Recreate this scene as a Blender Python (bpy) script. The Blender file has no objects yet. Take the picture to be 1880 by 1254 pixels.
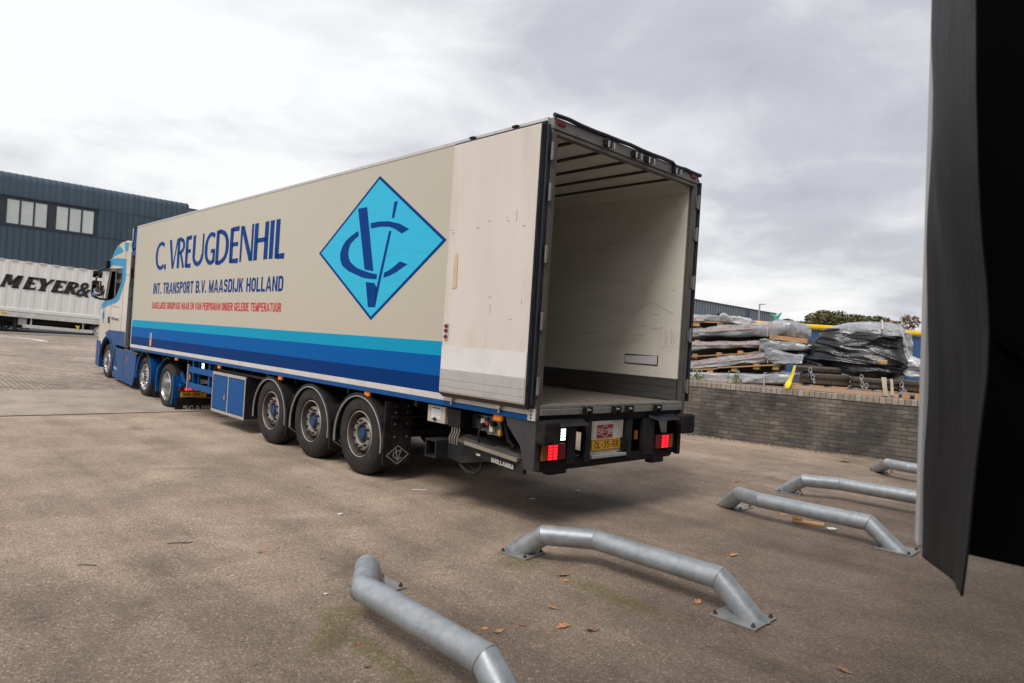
import bpy, bmesh, math, random
from mathutils import Vector, Matrix, noise
from mathutils.geometry import tessellate_polygon
R = math.radians
random.seed(7)
SC = bpy.context.scene
COL = SC.collection

# ------------------------------------------------------------------ camera
CAMZ = 1.832
FPX = 1253.0
roll = R(3.577)
cam = bpy.data.cameras.new('camera')
cam.sensor_width = 36.0
cam.lens = FPX / 1880.0 * 36.0
cam.clip_start = 0.05
cam.clip_end = 1500
cam.dof.use_dof = True
cam.dof.focus_distance = 8.0
cam.dof.aperture_fstop = 3.5
camo = bpy.data.objects.new('camera', cam)
COL.objects.link(camo)
cr, sr = math.cos(roll), math.sin(roll)
camo.matrix_world = Matrix(((cr, -sr, 0, 0), (0, 0, -1, 0), (sr, cr, 0, CAMZ), (0, 0, 0, 1)))
SC.camera = camo

# ------------------------------------------------------------------ sky, sun, exposure
SUN_DIR = Vector((-0.30, -0.62, 0.95)).normalized()
w = bpy.data.worlds.new('World')
SC.world = w
w.use_nodes = True
nt = w.node_tree
nt.nodes.clear()
def N(nt, t, **kw):
    n = nt.nodes.new(t)
    for k, v in kw.items():
        setattr(n, k, v)
    return n
def L(nt, a, b):
    nt.links.new(a, b)
def ramp(nt, fac, stops, interp='LINEAR'):
    n = N(nt, 'ShaderNodeValToRGB')
    n.color_ramp.interpolation = interp
    e = n.color_ramp.elements
    while len(e) < len(stops):
        e.new(0.5)
    for i, (p, c) in enumerate(stops):
        e[i].position = p
        e[i].color = (c[0], c[1], c[2], 1) if not isinstance(c, (int, float)) else (c, c, c, 1)
    L(nt, fac, n.inputs[0])
    return n.outputs[0]
def mixc(nt, fac, a, b, mode='MIX'):
    n = N(nt, 'ShaderNodeMix', data_type='RGBA', blend_type=mode)
    for s, v in ((0, fac), (6, a), (7, b)):
        if isinstance(v, (int, float)):
            n.inputs[s].default_value = v
        elif isinstance(v, tuple):
            n.inputs[s].default_value = (*v[:3], 1)
        else:
            L(nt, v, n.inputs[s])
    return n.outputs[2]
def mth(nt, op, a, b=None, c=None):
    n = N(nt, 'ShaderNodeMath', operation=op)
    for i, v in enumerate((a, b, c)):
        if v is None:
            continue
        if isinstance(v, (int, float)):
            n.inputs[i].default_value = v
        else:
            L(nt, v, n.inputs[i])
    return n.outputs[0]
def noise_n(nt, vec, scale, detail=4, rough=.55, dist=0.0, out=0):
    n = N(nt, 'ShaderNodeTexNoise')
    n.inputs['Scale'].default_value = scale
    n.inputs['Detail'].default_value = detail
    n.inputs['Roughness'].default_value = rough
    n.inputs['Distortion'].default_value = dist
    L(nt, vec, n.inputs['Vector'])
    return n.outputs[out]

sky = N(nt, 'ShaderNodeTexSky', sky_type='NISHITA')
sky.sun_disc = False
sky.sun_elevation = math.asin(SUN_DIR.z)
sky.sun_rotation = math.atan2(SUN_DIR.x, SUN_DIR.y)
sky.air_density = 1.5
sky.dust_density = 4
tc = N(nt, 'ShaderNodeTexCoord')
sep = N(nt, 'ShaderNodeSeparateXYZ')
L(nt, tc.outputs['Generated'], sep.inputs[0])
zz = mth(nt, 'ADD', mth(nt, 'MAXIMUM', sep.outputs[2], 0.0), 0.22)
cmb = N(nt, 'ShaderNodeCombineXYZ')
L(nt, mth(nt, 'DIVIDE', sep.outputs[0], zz), cmb.inputs[0])
L(nt, mth(nt, 'DIVIDE', sep.outputs[1], zz), cmb.inputs[1])
cmb.inputs[2].default_value = 3.7
n1 = noise_n(nt, cmb.outputs[0], 0.62, 7, .52, .55)
n2 = noise_n(nt, cmb.outputs[0], 2.1, 6, .55, .4)
cl = mth(nt, 'ADD', mth(nt, 'MULTIPLY', n1, 1.05), mth(nt, 'MULTIPLY', n2, .50))
cl = mth(nt, 'SUBTRACT', cl, .245)
# the overcast is thicker towards one side of the sky
dot = N(nt, 'ShaderNodeVectorMath', operation='DOT_PRODUCT')
L(nt, tc.outputs['Generated'], dot.inputs[0])
dot.inputs[1].default_value = (0.72, -0.02, 0.34)
cl = mth(nt, 'SUBTRACT', cl, mth(nt, 'MULTIPLY', mth(nt, 'MAXIMUM', dot.outputs['Value'], -.06), 0.33))
ccol = ramp(nt, cl, [(0.18, (.33, .335, .375)), (0.32, (.42, .425, .462)), (0.425, (.575, .58, .60)), (0.53, (.71, .71, .712))])
SKY_GAIN = 1.04
skys = mixc(nt, 1.0, sky.outputs[0], (.10, .10, .10), 'MULTIPLY')
allc = mixc(nt, .93, skys, ccol)
bg = N(nt, 'ShaderNodeBackground')
L(nt, allc, bg.inputs[0])
bg.inputs[1].default_value = SKY_GAIN
wo = N(nt, 'ShaderNodeOutputWorld')
L(nt, bg.outputs[0], wo.inputs[0])

sd = bpy.data.lights.new('sun', 'SUN')
sd.energy = 1.5
sd.angle = R(22)
sd.color = (1, .96, .9)
so = bpy.data.objects.new('sun', sd)
COL.objects.link(so)
so.rotation_euler = SUN_DIR.to_track_quat('Z', 'Y').to_euler()
SC.view_settings.view_transform = 'Standard'
SC.view_settings.look = 'None'
SC.view_settings.gamma = 1
SC.view_settings.use_curve_mapping = False
SC.view_settings.exposure = 0.48

# ------------------------------------------------------------------ helpers
def tag(o, label=None, cat=None, group=None, kind=None):
    if label: o['label'] = label
    if cat: o['category'] = cat
    if group: o['group'] = group
    if kind: o['kind'] = kind
    return o
def empty(name, loc=(0, 0, 0), rot=(0, 0, 0)):
    o = bpy.data.objects.new(name, None)
    o.empty_display_size = .3
    COL.objects.link(o)
    o.location = loc
    o.rotation_euler = rot
    return o

class MB:
    def __init__(self):
        self.v = []
        self.f = []
    def add(self, vs, fs):
        k = len(self.v)
        self.v += [tuple(p) for p in vs]
        self.f += [tuple(i + k for i in f) for f in fs]
        return self
    def hexa(self, p):      # 8 points: bottom ring 0-3, top ring 4-7
        return self.add(p, [(0, 3, 2, 1), (4, 5, 6, 7), (0, 1, 5, 4), (1, 2, 6, 5), (2, 3, 7, 6), (3, 0, 4, 7)])
    def box(self, x0, x1, y0, y1, z0, z1):
        return self.hexa([(x0, y0, z0), (x1, y0, z0), (x1, y1, z0), (x0, y1, z0), (x0, y0, z1), (x1, y0, z1), (x1, y1, z1), (x0, y1, z1)])
    def bx(self, u0, u1, v0, v1, z0, z1):   # vehicle frame: u forward, v to the right of the vehicle
        return self.box(u0, u1, -v1, -v0, z0, z1)
    def beam(self, a, b, wd, ht, up=(0, 0, 1)):
        a, b = Vector(a), Vector(b)
        d = (b - a).normalized()
        s = d.cross(Vector(up)).normalized() * wd / 2
        t = s.cross(d).normalized() * ht / 2
        return self.hexa([a - s - t, a + s - t, b + s - t, b - s - t, a - s + t, a + s + t, b + s + t, b - s + t])
    def cyl(self, a, b, r0, r1=None, n=14, caps=True):
        r1 = r0 if r1 is None else r1
        a, b = Vector(a), Vector(b)
        d = (b - a).normalized()
        x = d.orthogonal().normalized()
        y = d.cross(x)
        vs, fs = [], []
        for c, r in ((a, r0), (b, r1)):
            for i in range(n):
                t = 2 * math.pi * i / n
                vs.append(c + x * r * math.cos(t) + y * r * math.sin(t))
        for i in range(n):
            j = (i + 1) % n
            fs.append((i, j, n + j, n + i))
        if caps:
            fs += [tuple(range(n - 1, -1, -1)), tuple(range(n, 2 * n))]
        return self.add(vs, fs)
    def tube(self, path, r, n=10, caps=True):
        path = [Vector(p) for p in path]
        m = len(path)
        rings = []
        x = None
        for i, p in enumerate(path):
            d0 = (path[i] - path[i - 1]).normalized() if i else (path[1] - path[0]).normalized()
            d1 = (path[i + 1] - path[i]).normalized() if i < m - 1 else d0
            d = (d0 + d1).normalized()
            k = 1 / max(.35, math.sqrt((1 + d0.dot(d1)) / 2))
            if x is None:
                x = d.orthogonal().normalized()
            x = (x - d * x.dot(d)).normalized()
            y = d.cross(x)
            bis = (d1 - d0)
            ring = []
            for q in range(n):
                t = 2 * math.pi * q / n
                o = x * math.cos(t) + y * math.sin(t)
                if bis.length > 1e-4:
                    bn = bis.normalized()
                    o = o + bn * o.dot(bn) * (k - 1)
                ring.append(p + o * r)
            rings.append(ring)
        vs = [q for rg in rings for q in rg]
        fs = []
        for i in range(m - 1):
            for q in range(n):
                j = (q + 1) % n
                fs.append((i * n + q, i * n + j, (i + 1) * n + j, (i + 1) * n + q))
        if caps:
            fs += [tuple(range(n - 1, -1, -1)), tuple(range((m - 1) * n, m * n))]
        return self.add(vs, fs)
    def lathe(self, prof, n=40, c=(0, 0, 0), axis='y', close=False):
        vs, fs = [], []
        for r, a in prof:
            for i in range(n):
                t = 2 * math.pi * i / n
                if axis == 'y':
                    vs.append((c[0] + r * math.cos(t), c[1] + a, c[2] + r * math.sin(t)))
                else:
                    vs.append((c[0] + r * math.cos(t), c[1] + r * math.sin(t), c[2] + a))
        m = len(prof)
        for k in range(m if close else m - 1):
            k2 = (k + 1) % m
            for i in range(n):
                j = (i + 1) % n
                fs.append((k * n + i, k * n + j, k2 * n + j, k2 * n + i))
        return self.add(vs, fs)
    def prism(self, poly, vec, holes=()):
        loops = [[Vector(p) for p in poly]] + [[Vector(p) for p in h] for h in holes]
        vec = Vector(vec)
        tris = tessellate_polygon(loops)
        flat = [p for l in loops for p in l]
        n = len(flat)
        fs = [tuple(t) for t in tris] + [tuple(i + n for i in reversed(t)) for t in tris]
        k = 0
        for l in loops:
            m = len(l)
            for i in range(m):
                j = (i + 1) % m
                fs.append((k + i, k + j, k + j + n, k + i + n))
            k += m
        return self.add(flat + [p + vec for p in flat], fs)
    def strip(self, prof, vec):      # open sheet: profile swept along vec
        m = len(prof)
        vec = Vector(vec)
        vs = [Vector(p) for p in prof] + [Vector(p) + vec for p in prof]
        return self.add(vs, [(i, i + 1, m + i + 1, m + i) for i in range(m - 1)])
    def mesh(self, name, smooth=False, ang=35):
        me = bpy.data.meshes.new(name)
        me.from_pydata(self.v, [], self.f)
        bm = bmesh.new()
        bm.from_mesh(me)
        bmesh.ops.recalc_face_normals(bm, faces=bm.faces)
        bm.to_mesh(me)
        bm.free()
        if smooth:
            for p in me.polygons:
                p.use_smooth = True
            me.set_sharp_from_angle(angle=R(ang))
        return me
    def build(self, name, mat, parent=None, smooth=False, bevel=0, ang=35, solid=0):
        me = self.mesh(name, smooth, ang)
        me.materials.append(mat)
        return link(name, me, parent, bevel, solid)
def link(name, me, parent=None, bevel=0, solid=0):
    o = bpy.data.objects.new(name, me)
    COL.objects.link(o)
    if parent is not None:
        o.parent = parent
    if solid:
        m = o.modifiers.new('solid', 'SOLIDIFY')
        m.thickness = solid
        m.offset = 0
    if bevel:
        m = o.modifiers.new('bevel', 'BEVEL')
        m.width = bevel
        m.segments = 2
        m.limit_method = 'ANGLE'
        m.angle_limit = R(40)
    return o
def copy_tree(o, parent=None):
    c = o.copy()
    COL.objects.link(c)
    if parent is not None:
        c.parent = parent
    for ch in list(o.children):
        copy_tree(ch, c)
    return c

# flat lettering from the built-in font, fitted to a box
TXT = {}
def text_polys(s, bold=0.0, shear=0.0, space=1.0):
    c = bpy.data.curves.new('lettering', 'FONT')
    c.body = s
    c.offset = bold
    c.shear = shear
    c.space_character = space
    c.resolution_u = 4
    o = bpy.data.objects.new('lettering_tmp', c)
    COL.objects.link(o)
    dg = bpy.context.evaluated_depsgraph_get()
    me = bpy.data.meshes.new_from_object(o.evaluated_get(dg))
    vs = [(v.co.x, v.co.y) for v in me.vertices]
    fs = [tuple(p.vertices) for p in me.polygons]
    bpy.data.objects.remove(o)
    bpy.data.curves.remove(c)
    bpy.data.meshes.remove(me)
    x0 = min(v[0] for v in vs); x1 = max(v[0] for v in vs)
    y0 = min(v[1] for v in vs); y1 = max(v[1] for v in vs)
    return [((x - x0) / (x1 - x0), (y - y0) / (y1 - y0)) for x, y in vs], fs
def text(name, s, org, ex, ey, mat, parent, bold=0.0, shear=0.0, space=1.0, fat=0.0):
    vs, fs = text_polys(s, bold, shear, space)
    org, ex, ey = Vector(org), Vector(ex), Vector(ey)
    if not fat:
        return MB().add([org + ex * x + ey * y for x, y in vs], fs).build(name, mat, parent)
    nrm = ex.cross(ey).normalized()
    mb = MB()
    for k, dx in enumerate((-fat, 0, fat)):     # a bold cut: the outline repeated a little to each side
        q = org + ex.normalized() * dx + nrm * (.0006 * k)
        mb.add([q + ex * x + ey * y for x, y in vs], fs)
    return mb.build(name, mat, parent)


# heavy condensed capitals drawn as flat shapes
def block_glyph(ch, tx, ty):
    """convex pieces in a unit box"""
    P = []
    def q(*p): P.append(list(p))
    def bar(x0, y0, x1, y1): q((x0, y0), (x1, y0), (x1, y1), (x0, y1))
    def ringp(x0, x1, y0, y1, a0, a1, n=8, ry=None):
        """elliptic band with centre (cx, cy), from angle a0 to a1"""
        cx, cy = (x0 + x1) / 2, (y0 + y1) / 2
        rx, r2 = (x1 - x0) / 2, (y1 - y0) / 2
        pts = []
        for i in range(n + 1):
            t = R(a0 + (a1 - a0) * i / n)
            pts.append(((cx + rx * math.cos(t), cy + r2 * math.sin(t)), (cx + (rx - tx) * math.cos(t), cy + (r2 - ty) * math.sin(t))))
        for i in range(n): q(pts[i][0], pts[i + 1][0], pts[i + 1][1], pts[i][1])
    S = tx
    k = .30
    if ch in 'OQ0': ringp(0, 1, 1 - 2 * k, 1, 0, 180); ringp(0, 1, 0, 2 * k, 180, 360); bar(0, k, S, 1 - k); bar(1 - S, k, 1, 1 - k)
    elif ch in 'CG':
        ringp(0, 1, 1 - 2 * k, 1, 0, 180); ringp(0, 1, 0, 2 * k, 180, 360); bar(0, k, S, 1 - k)
        bar(1 - S, 1 - k - .05, 1, 1 - k)
        if ch == 'C': bar(1 - S, k, 1, k + .06)
        else: bar(1 - S, k, 1, .5); bar(.52, .5 - ty, 1 - S, .5)
    elif ch == 'D': bar(0, 0, S, 1); bar(S, 0, .55, ty); bar(S, 1 - ty, .55, 1); ringp(.1, 1, 1 - 2 * k, 1, 0, 90); ringp(.1, 1, 0, 2 * k, 270, 360); bar(1 - S, k, 1, 1 - k)
    elif ch in 'EF':
        bar(0, 0, S, 1); bar(S, 1 - ty, .95, 1); bar(S, .5 - ty * .4, .88, .5 + ty * .6)
        if ch == 'E': bar(S, 0, .97, ty)
    elif ch == 'H': bar(0, 0, S, 1); bar(1 - S, 0, 1, 1); bar(S, .5 - ty * .5, 1 - S, .5 + ty * .5)
    elif ch == 'I' or ch == '1': bar(0, 0, 1, 1)
    elif ch == 'J': bar(1 - S, k, 1, 1); ringp(0, 1, 0, 2 * k, 180, 360); bar(0, k, S, k + .05)
    elif ch == 'K': bar(0, 0, S, 1); q((S, .30), (S, .56), (1 - S * 1.05, 1), (1, 1)); q((.40, .46), (.56, .68), (1.03, 0), (1.03 - S * 1.1, 0))
    elif ch == 'L': bar(0, 0, S, 1); bar(S, 0, 1, ty)
    elif ch == 'M':
        s = S * .82
        bar(0, 0, s, 1); bar(1 - s, 0, 1, 1); q((s, 1), (s, .62), (.5 - .09, 0), (.5, 0), (.5, .34)); q((1 - s, 1), (1 - s, .62), (.5 + .09, 0), (.5, 0), (.5, .34))
    elif ch == 'N': bar(0, 0, S, 1); bar(1 - S, 0, 1, 1); q((S, 1), (S, .70), (1 - S, 0), (1 - S, .30))
    elif ch in 'PRB':
        bar(0, 0, S, 1); bar(S, 1 - ty, .55, 1); bar(S, .44, .55, .44 + ty); ringp(.1, 1, .44, 1, -90, 90)
        if ch == 'R': q((.42, .46), (.42 + S * 1.2, .46), (1.02, 0), (1.02 - S * 1.15, 0))
        if ch == 'B': bar(S, 0, .55, ty); ringp(.1, 1.02, 0, .44 + ty, -90, 90)
    elif ch == 'S' or ch == '5':
        if ch == 'S': ringp(0, 1, .46, 1, 10, 270, 12)
        else: bar(0, 1 - ty, .95, 1); bar(0, .5, S, 1 - ty); bar(S, .46, .55, .46 + ty)
        ringp(0, 1, 0, .46 + ty, -170, 90, 12)
    elif ch == '3': ringp(0, 1, .46, 1, -90, 165, 12); ringp(0, 1, 0, .46 + ty, -165, 90, 12)
    elif ch == '8': ringp(.03, .97, .46, 1, 0, 360, 16); ringp(0, 1, 0, .46 + ty, 0, 360, 16)
    elif ch == '9': ringp(0, 1, .40, 1, 0, 360, 16); bar(1 - S, k, 1, .7); ringp(0, 1, 0, 2 * k, 190, 360)
    elif ch == 'T': bar(.5 - S / 2, 0, .5 + S / 2, 1 - ty); bar(0, 1 - ty, 1, 1)
    elif ch == 'U': bar(0, k, S, 1); bar(1 - S, k, 1, 1); ringp(0, 1, 0, 2 * k, 180, 360)
    elif ch == 'V': q((0, 1), (S * 1.05, 1), (.5 + S * .3, 0), (.5 - S * .5, 0)); q((1, 1), (1 - S * 1.05, 1), (.5 - S * .3, 0), (.5 + S * .5, 0))
    elif ch == 'A':
        q((0, 0), (S * .95, 0), (.5 + S * .25, 1), (.5 - S * .48, 1)); q((1, 0), (1 - S * .95, 0), (.5 - S * .25, 1), (.5 + S * .48, 1)); bar(.25, .20, .75, .20 + ty * .85)
    elif ch == '.': bar(0, 0, 1, ty * 1.15)
    elif ch == '-': bar(0, .42, 1, .42 + ty)
    return P
BW = {'I': .30, '1': .30, '.': .28, '-': .5, 'M': 1.25, 'J': .9, 'L': .86, 'E': .9, ' ': .62, 'T': .95, 'A': 1.18, 'V': 1.12, 'N': 1.05}
def block(name, s, org, ex, ey, mat, parent, tx=.30, ty=.17, gap=.16, slant=0.0, depth=0.0006, split=False):
    """lettering whose whole run fills ex wide by ey high"""
    org, ex, ey = Vector(org), Vector(ex), Vector(ey)
    x = 0.0
    items = []
    for ch in s:
        wd = BW.get(ch, 1.0)
        if ch != ' ': items.append((ch, x, wd))
        x += wd + (gap if ch != ' ' else 0)
    tot = x - gap
    nrm = ex.cross(ey).normalized()
    mb = MB()
    for ch, x0, wd in items:
        for k, p in enumerate(block_glyph(ch, tx / max(wd, .3) if ch not in 'I1.' else 1, ty)):
            pts = [org + ex * ((x0 + a * wd) / tot + b * slant) + ey * b + nrm * (depth * (k % 4)) for a, b in p]
            mb.add(pts, [tuple(range(len(pts)))])
        if split:
            mb.build('letter', mat, parent)
            mb = MB()
    return None if split else mb.build(name, mat, parent)

# ------------------------------------------------------------------ materials
def M(name, col, rough=.5, metal=0.0, var=.12, vs=2.5, dirt=0.0, dcol=(.05, .045, .04), ds=3.0, dlo=.45, dhi=.7, bump=0.0, bs=60, spec=.5,
      coat=0.0, stretch=(1, 1, 1), rnd=0.0, emis=None, es=0.0, rvar=.1, bdist=.01):
    m = bpy.data.materials.new(name)
    m.use_nodes = True
    t = m.node_tree
    b = t.nodes['Principled BSDF']
    tcn = N(t, 'ShaderNodeTexCoord')
    mp = N(t, 'ShaderNodeMapping')
    mp.inputs['Scale'].default_value = stretch
    L(t, tcn.outputs['Object'], mp.inputs[0])
    vec = mp.outputs[0]
    n = noise_n(t, vec, vs, 5, .6)
    val = ramp(t, n, [(.25, 1 - var), (.75, 1 + var)])
    c = mixc(t, 1.0, col, val, 'MULTIPLY')
    if rnd:
        oi = N(t, 'ShaderNodeObjectInfo')
        c = mixc(t, 1.0, c, ramp(t, oi.outputs['Random'], [(0, 1 - rnd), (1, 1 + rnd)]), 'MULTIPLY')
    if dirt:
        dn = noise_n(t, vec, ds, 8, .68, .3)
        f = ramp(t, dn, [(dlo, 0.0), (dhi, 1.0)])
        c = mixc(t, mth(t, 'MULTIPLY', f, dirt), c, dcol)
    L(t, c, b.inputs['Base Color'])
    L(t, mth(t, 'ADD', mth(t, 'MULTIPLY', n, rvar * 2), rough - rvar), b.inputs['Roughness'])
    b.inputs['Metallic'].default_value = metal
    b.inputs['Specular IOR Level'].default_value = spec
    b.inputs['Coat Weight'].default_value = coat
    if bump:
        bn = N(t, 'ShaderNodeBump')
        bn.inputs['Strength'].default_value = bump
        bn.inputs['Distance'].default_value = bdist
        L(t, noise_n(t, vec, bs, 6, .6), bn.inputs['Height'])
        L(t, bn.outputs[0], b.inputs['Normal'])
    if emis:
        b.inputs['Emission Color'].default_value = (*emis, 1)
        b.inputs['Emission Strength'].default_value = es
    return m

CREAM = (.49, .45, .365)
m_panel = M('cream_panel', CREAM, .32, var=.03, vs=.6, dirt=.10, dcol=(.35, .31, .25), ds=1.2, stretch=(1, 1, .35), spec=.4, bump=.10, bs=1.4, bdist=.03)
m_cyan = M('cyan_film', (.006, .30, .50), .5, var=.04, vs=1, spec=.06)
m_cyan_d = M('cyan_diamond', (.03, .47, .72), .45, var=.06, vs=6, stretch=(.3, 1, 4), spec=.15)
m_blue = M('mid_blue', (.001, .10, .36), .5, var=.05, vs=1, spec=.05)
m_navy = M('navy_blue', (.0005, .033, .16), .5, var=.05, vs=1, spec=.05)
m_ink = M('lettering_blue', (.001, .045, .23), .5, var=.03, spec=.05)
m_red = M('lettering_red', (.60, .012, .02), .5, var=.03, spec=.12)
m_rail = M('rail_blue', (.002, .078, .27), .45, spec=.15, var=.12, vs=3, dirt=.25, dcol=(.02, .03, .06), ds=4)
m_whiterail = M('rail_white', (.60, .58, .56), .4, var=.08, dirt=.35, dcol=(.30, .28, .26), ds=6, stretch=(.4, 1, 1))
m_door = M('door_ply', (.66, .60, .545), .62, var=.07, vs=1.2, dirt=.55, dcol=(.40, .33, .27), ds=1.6, dlo=.50, dhi=.80, stretch=(1.5, 1, .35), bump=.12, bs=40)
m_doorwhite = M('door_white', (.72, .70, .69), .5, var=.04, dirt=.25, dcol=(.4, .36, .32), ds=3)
m_alu = M('dull_aluminium', (.56, .55, .54), .42, .55, var=.14, vs=5, dirt=.5, dcol=(.28, .26, .25), ds=5, stretch=(1, 1, .6), bump=.1, bs=30)
m_alufr = M('frame_steel', (.15, .135, .12), .5, .4, var=.15, vs=4, dirt=.5, dcol=(.10, .08, .065), ds=5)
m_hinge = M('hinge_steel', (.24, .23, .22), .45, .4, var=.2, dirt=.4, ds=9)
m_header = M('header_metal', (.25, .228, .205), .5, .3, var=.15, vs=4, dirt=.5, dcol=(.12, .10, .085), ds=5)
m_steel = M('stainless', (.5, .5, .5), .3, .9, var=.15)
m_gasket = M('gasket', (.012, .015, .028), .5, var=.2)
m_black = M('black_paint', (.008, .008, .009), .55, var=.35, vs=4, dirt=.35, dcol=(.035, .029, .025), ds=3, spec=.2)
m_chassis = M('chassis_grey', (.016, .0165, .019), .6, spec=.25, var=.3, vs=3, dirt=.5, dcol=(.055, .04, .03), ds=4, bump=.1)
m_plastic = M('mudguard_plastic', (.012, .012, .0135), .55, spec=.3, var=.3, vs=5, dirt=.4, dcol=(.07, .065, .06), ds=6)
m_trim = M('pale_edge', (.36, .34, .33), .5, var=.2)
m_tyre = M('tyre_rubber', (.021, .0185, .017), .75, spec=.3, var=.25, vs=6, dirt=.5, dcol=(.058, .048, .04), ds=7, bump=.15, bs=25)
m_rimb = M('rim_brown', (.075, .058, .05), .55, .3, var=.3, vs=8, dirt=.4, dcol=(.16, .13, .11), ds=8)
m_disc = M('wheel_disc', (.30, .285, .275), .5, .5, var=.25, vs=15, dirt=.4, dcol=(.1, .07, .055), ds=12)
m_hub = M('hub_blue', (.014, .043, .12), .5, .1, var=.35, vs=20, dirt=.5, dcol=(.05, .06, .08), ds=15, spec=.3)
m_nut = M('wheel_nut', (.06, .05, .045), .5, .6, var=.3)
m_chrome = M('chrome', (.62, .62, .63), .18, 1.0, var=.2, vs=12, dirt=.3, dcol=(.2, .19, .18), ds=10)
m_alloy = M('alloy_rim', (.46, .46, .47), .28, .9, var=.15, vs=8)
m_wallin = M('inner_wall', (.78, .735, .645), .6, var=.08, vs=1.0, dirt=.5, dcol=(.36, .31, .245), ds=2.2, dlo=.55, dhi=.78, stretch=(.45, 1, 1.6), bump=.1, bs=30)
m_kick = M('kick_plate', (.10, .098, .095), .5, .3, var=.2, dirt=.4, dcol=(.2, .19, .18), ds=3, stretch=(.4, 1, 3))
m_ceil = M('inner_ceiling', (.80, .76, .69), .6, var=.06)
m_floor = M('cargo_floor', (.27, .23, .195), .55, .1, var=.4, vs=6, stretch=(.15, 4, 1), dirt=.6, dcol=(.07, .06, .05), ds=4)
m_rubber = M('rubber_black', (.010, .0095, .0095), .7, spec=.25, var=.3, vs=6, dirt=.4, dcol=(.06, .05, .045), ds=6)
m_orange = M('lens_amber', (.75, .18, .01), .3, var=.15, vs=30, emis=(1, .25, .02), es=.12)
m_orange_d = M('lens_amber_dark', (.38, .10, .01), .3, var=.15, vs=30)
m_redlens = M('lens_red', (.22, .008, .012), .3, var=.15, vs=30)
m_redglow = M('led_red', (.7, .008, .012), .4, var=0, emis=(1, .012, .025), es=1.3)
m_whiteglow = M('led_white', (.8, .85, .8), .4, var=0, emis=(.85, 1, .93), es=2.2)
m_yellow = M('plate_yellow', (.72, .36, .012), .45, var=.08, vs=8, dirt=.3, dcol=(.35, .18, .03), ds=8)
m_inkblack = M('ink_black', (.012, .012, .014), .5, var=.1)
m_pacton = M('sign_dark_red', (.27, .015, .03), .45, var=.1)
m_board = M('board_white', (.62, .58, .53), .5, var=.06, dirt=.35, dcol=(.3, .26, .22), ds=6)
m_tractor = M('tractor_blue', (.002, .062, .22), .38, var=.1, vs=2, dirt=.2, dcol=(.02, .04, .1), ds=4, spec=.22)
m_cab = M('cab_cream', (.66, .60, .51), .3, var=.03, vs=1.5, coat=.4)
m_cabcyan = M('cab_cyan', (.004, .27, .50), .35, var=.04, spec=.35)
m_glass = M('dark_glass', (.008, .009, .011), .08, var=.1, spec=.6)
m_mirror = M('mirror_glass', (.9, .9, .9), .02, 1.0, var=0, rvar=0)
m_skin = M('skin', (.50, .27, .19), .5, var=.08)
m_shirt = M('white_shirt', (.66, .68, .72), .75, var=.06, vs=10)
m_hair = M('grey_hair', (.20, .17, .15), .8, var=.2, vs=30)
m_flaplogo = M('flap_print', (.30, .29, .28), .6, var=.3, vs=30)
m_galv = M('galvanised', (.33, .355, .38), .46, .5, var=.22, vs=7, dirt=.42, dcol=(.50, .52, .54), ds=13, dlo=.44, dhi=.64, bump=.1, bs=45, rvar=.16)
m_galvplate = M('galvanised_plate', (.30, .30, .30), .5, .4, var=.2, vs=8, dirt=.6, dcol=(.16, .13, .11), ds=6)
m_bolt = M('rusty_bolt', (.09, .07, .055), .6, .4, var=.3)
m_leaf = M('dry_leaf', (.40, .20, .10), .7, var=.35, vs=25, rnd=.35)
m_wood = M('pale_timber', (.46, .27, .13), .7, var=.2, vs=8, stretch=(.3, 2, 2), dirt=.3, dcol=(.2, .12, .07), ds=6, rnd=.18)
m_woodpink = M('new_timber', (.50, .33, .24), .7, var=.12, vs=6, stretch=(.3, 2, 2), dirt=.2, dcol=(.28, .18, .13), ds=4)
m_paper = M('white_scrap', (.7, .7, .7), .7, var=.1)

def mesh_mat(name, build):
    m = bpy.data.materials.new(name)
    m.use_nodes = True
    t = m.node_tree
    build(t, t.nodes['Principled BSDF'])
    return m

# ------------------------------------------------------------------ frames of reference
YAW = R(43.867)
O = Vector((0.268, 6.507, 0))
U = Vector((-math.sin(YAW), math.cos(YAW), 0))
V = Vector((math.cos(YAW), math.sin(YAW), 0))
def sstep(x, a, b):
    t = min(1, max(0, (x - a) / (b - a)))
    return t * t * (3 - 2 * t)
def gz(x, y):
    """height of the yard: level by the dock, rising gently away from it"""
    if y < 0: return 0.0
    a = (x - O.x) * U.x + (y - O.y) * U.y
    h = 0.0
    if a > 10: h += .037 * (min(a, 16.5) - 10)
    if a > 16.5: h += .0235 * (min(a, 60) - 16.5)
    return h * sstep(a, 9, 13)

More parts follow.
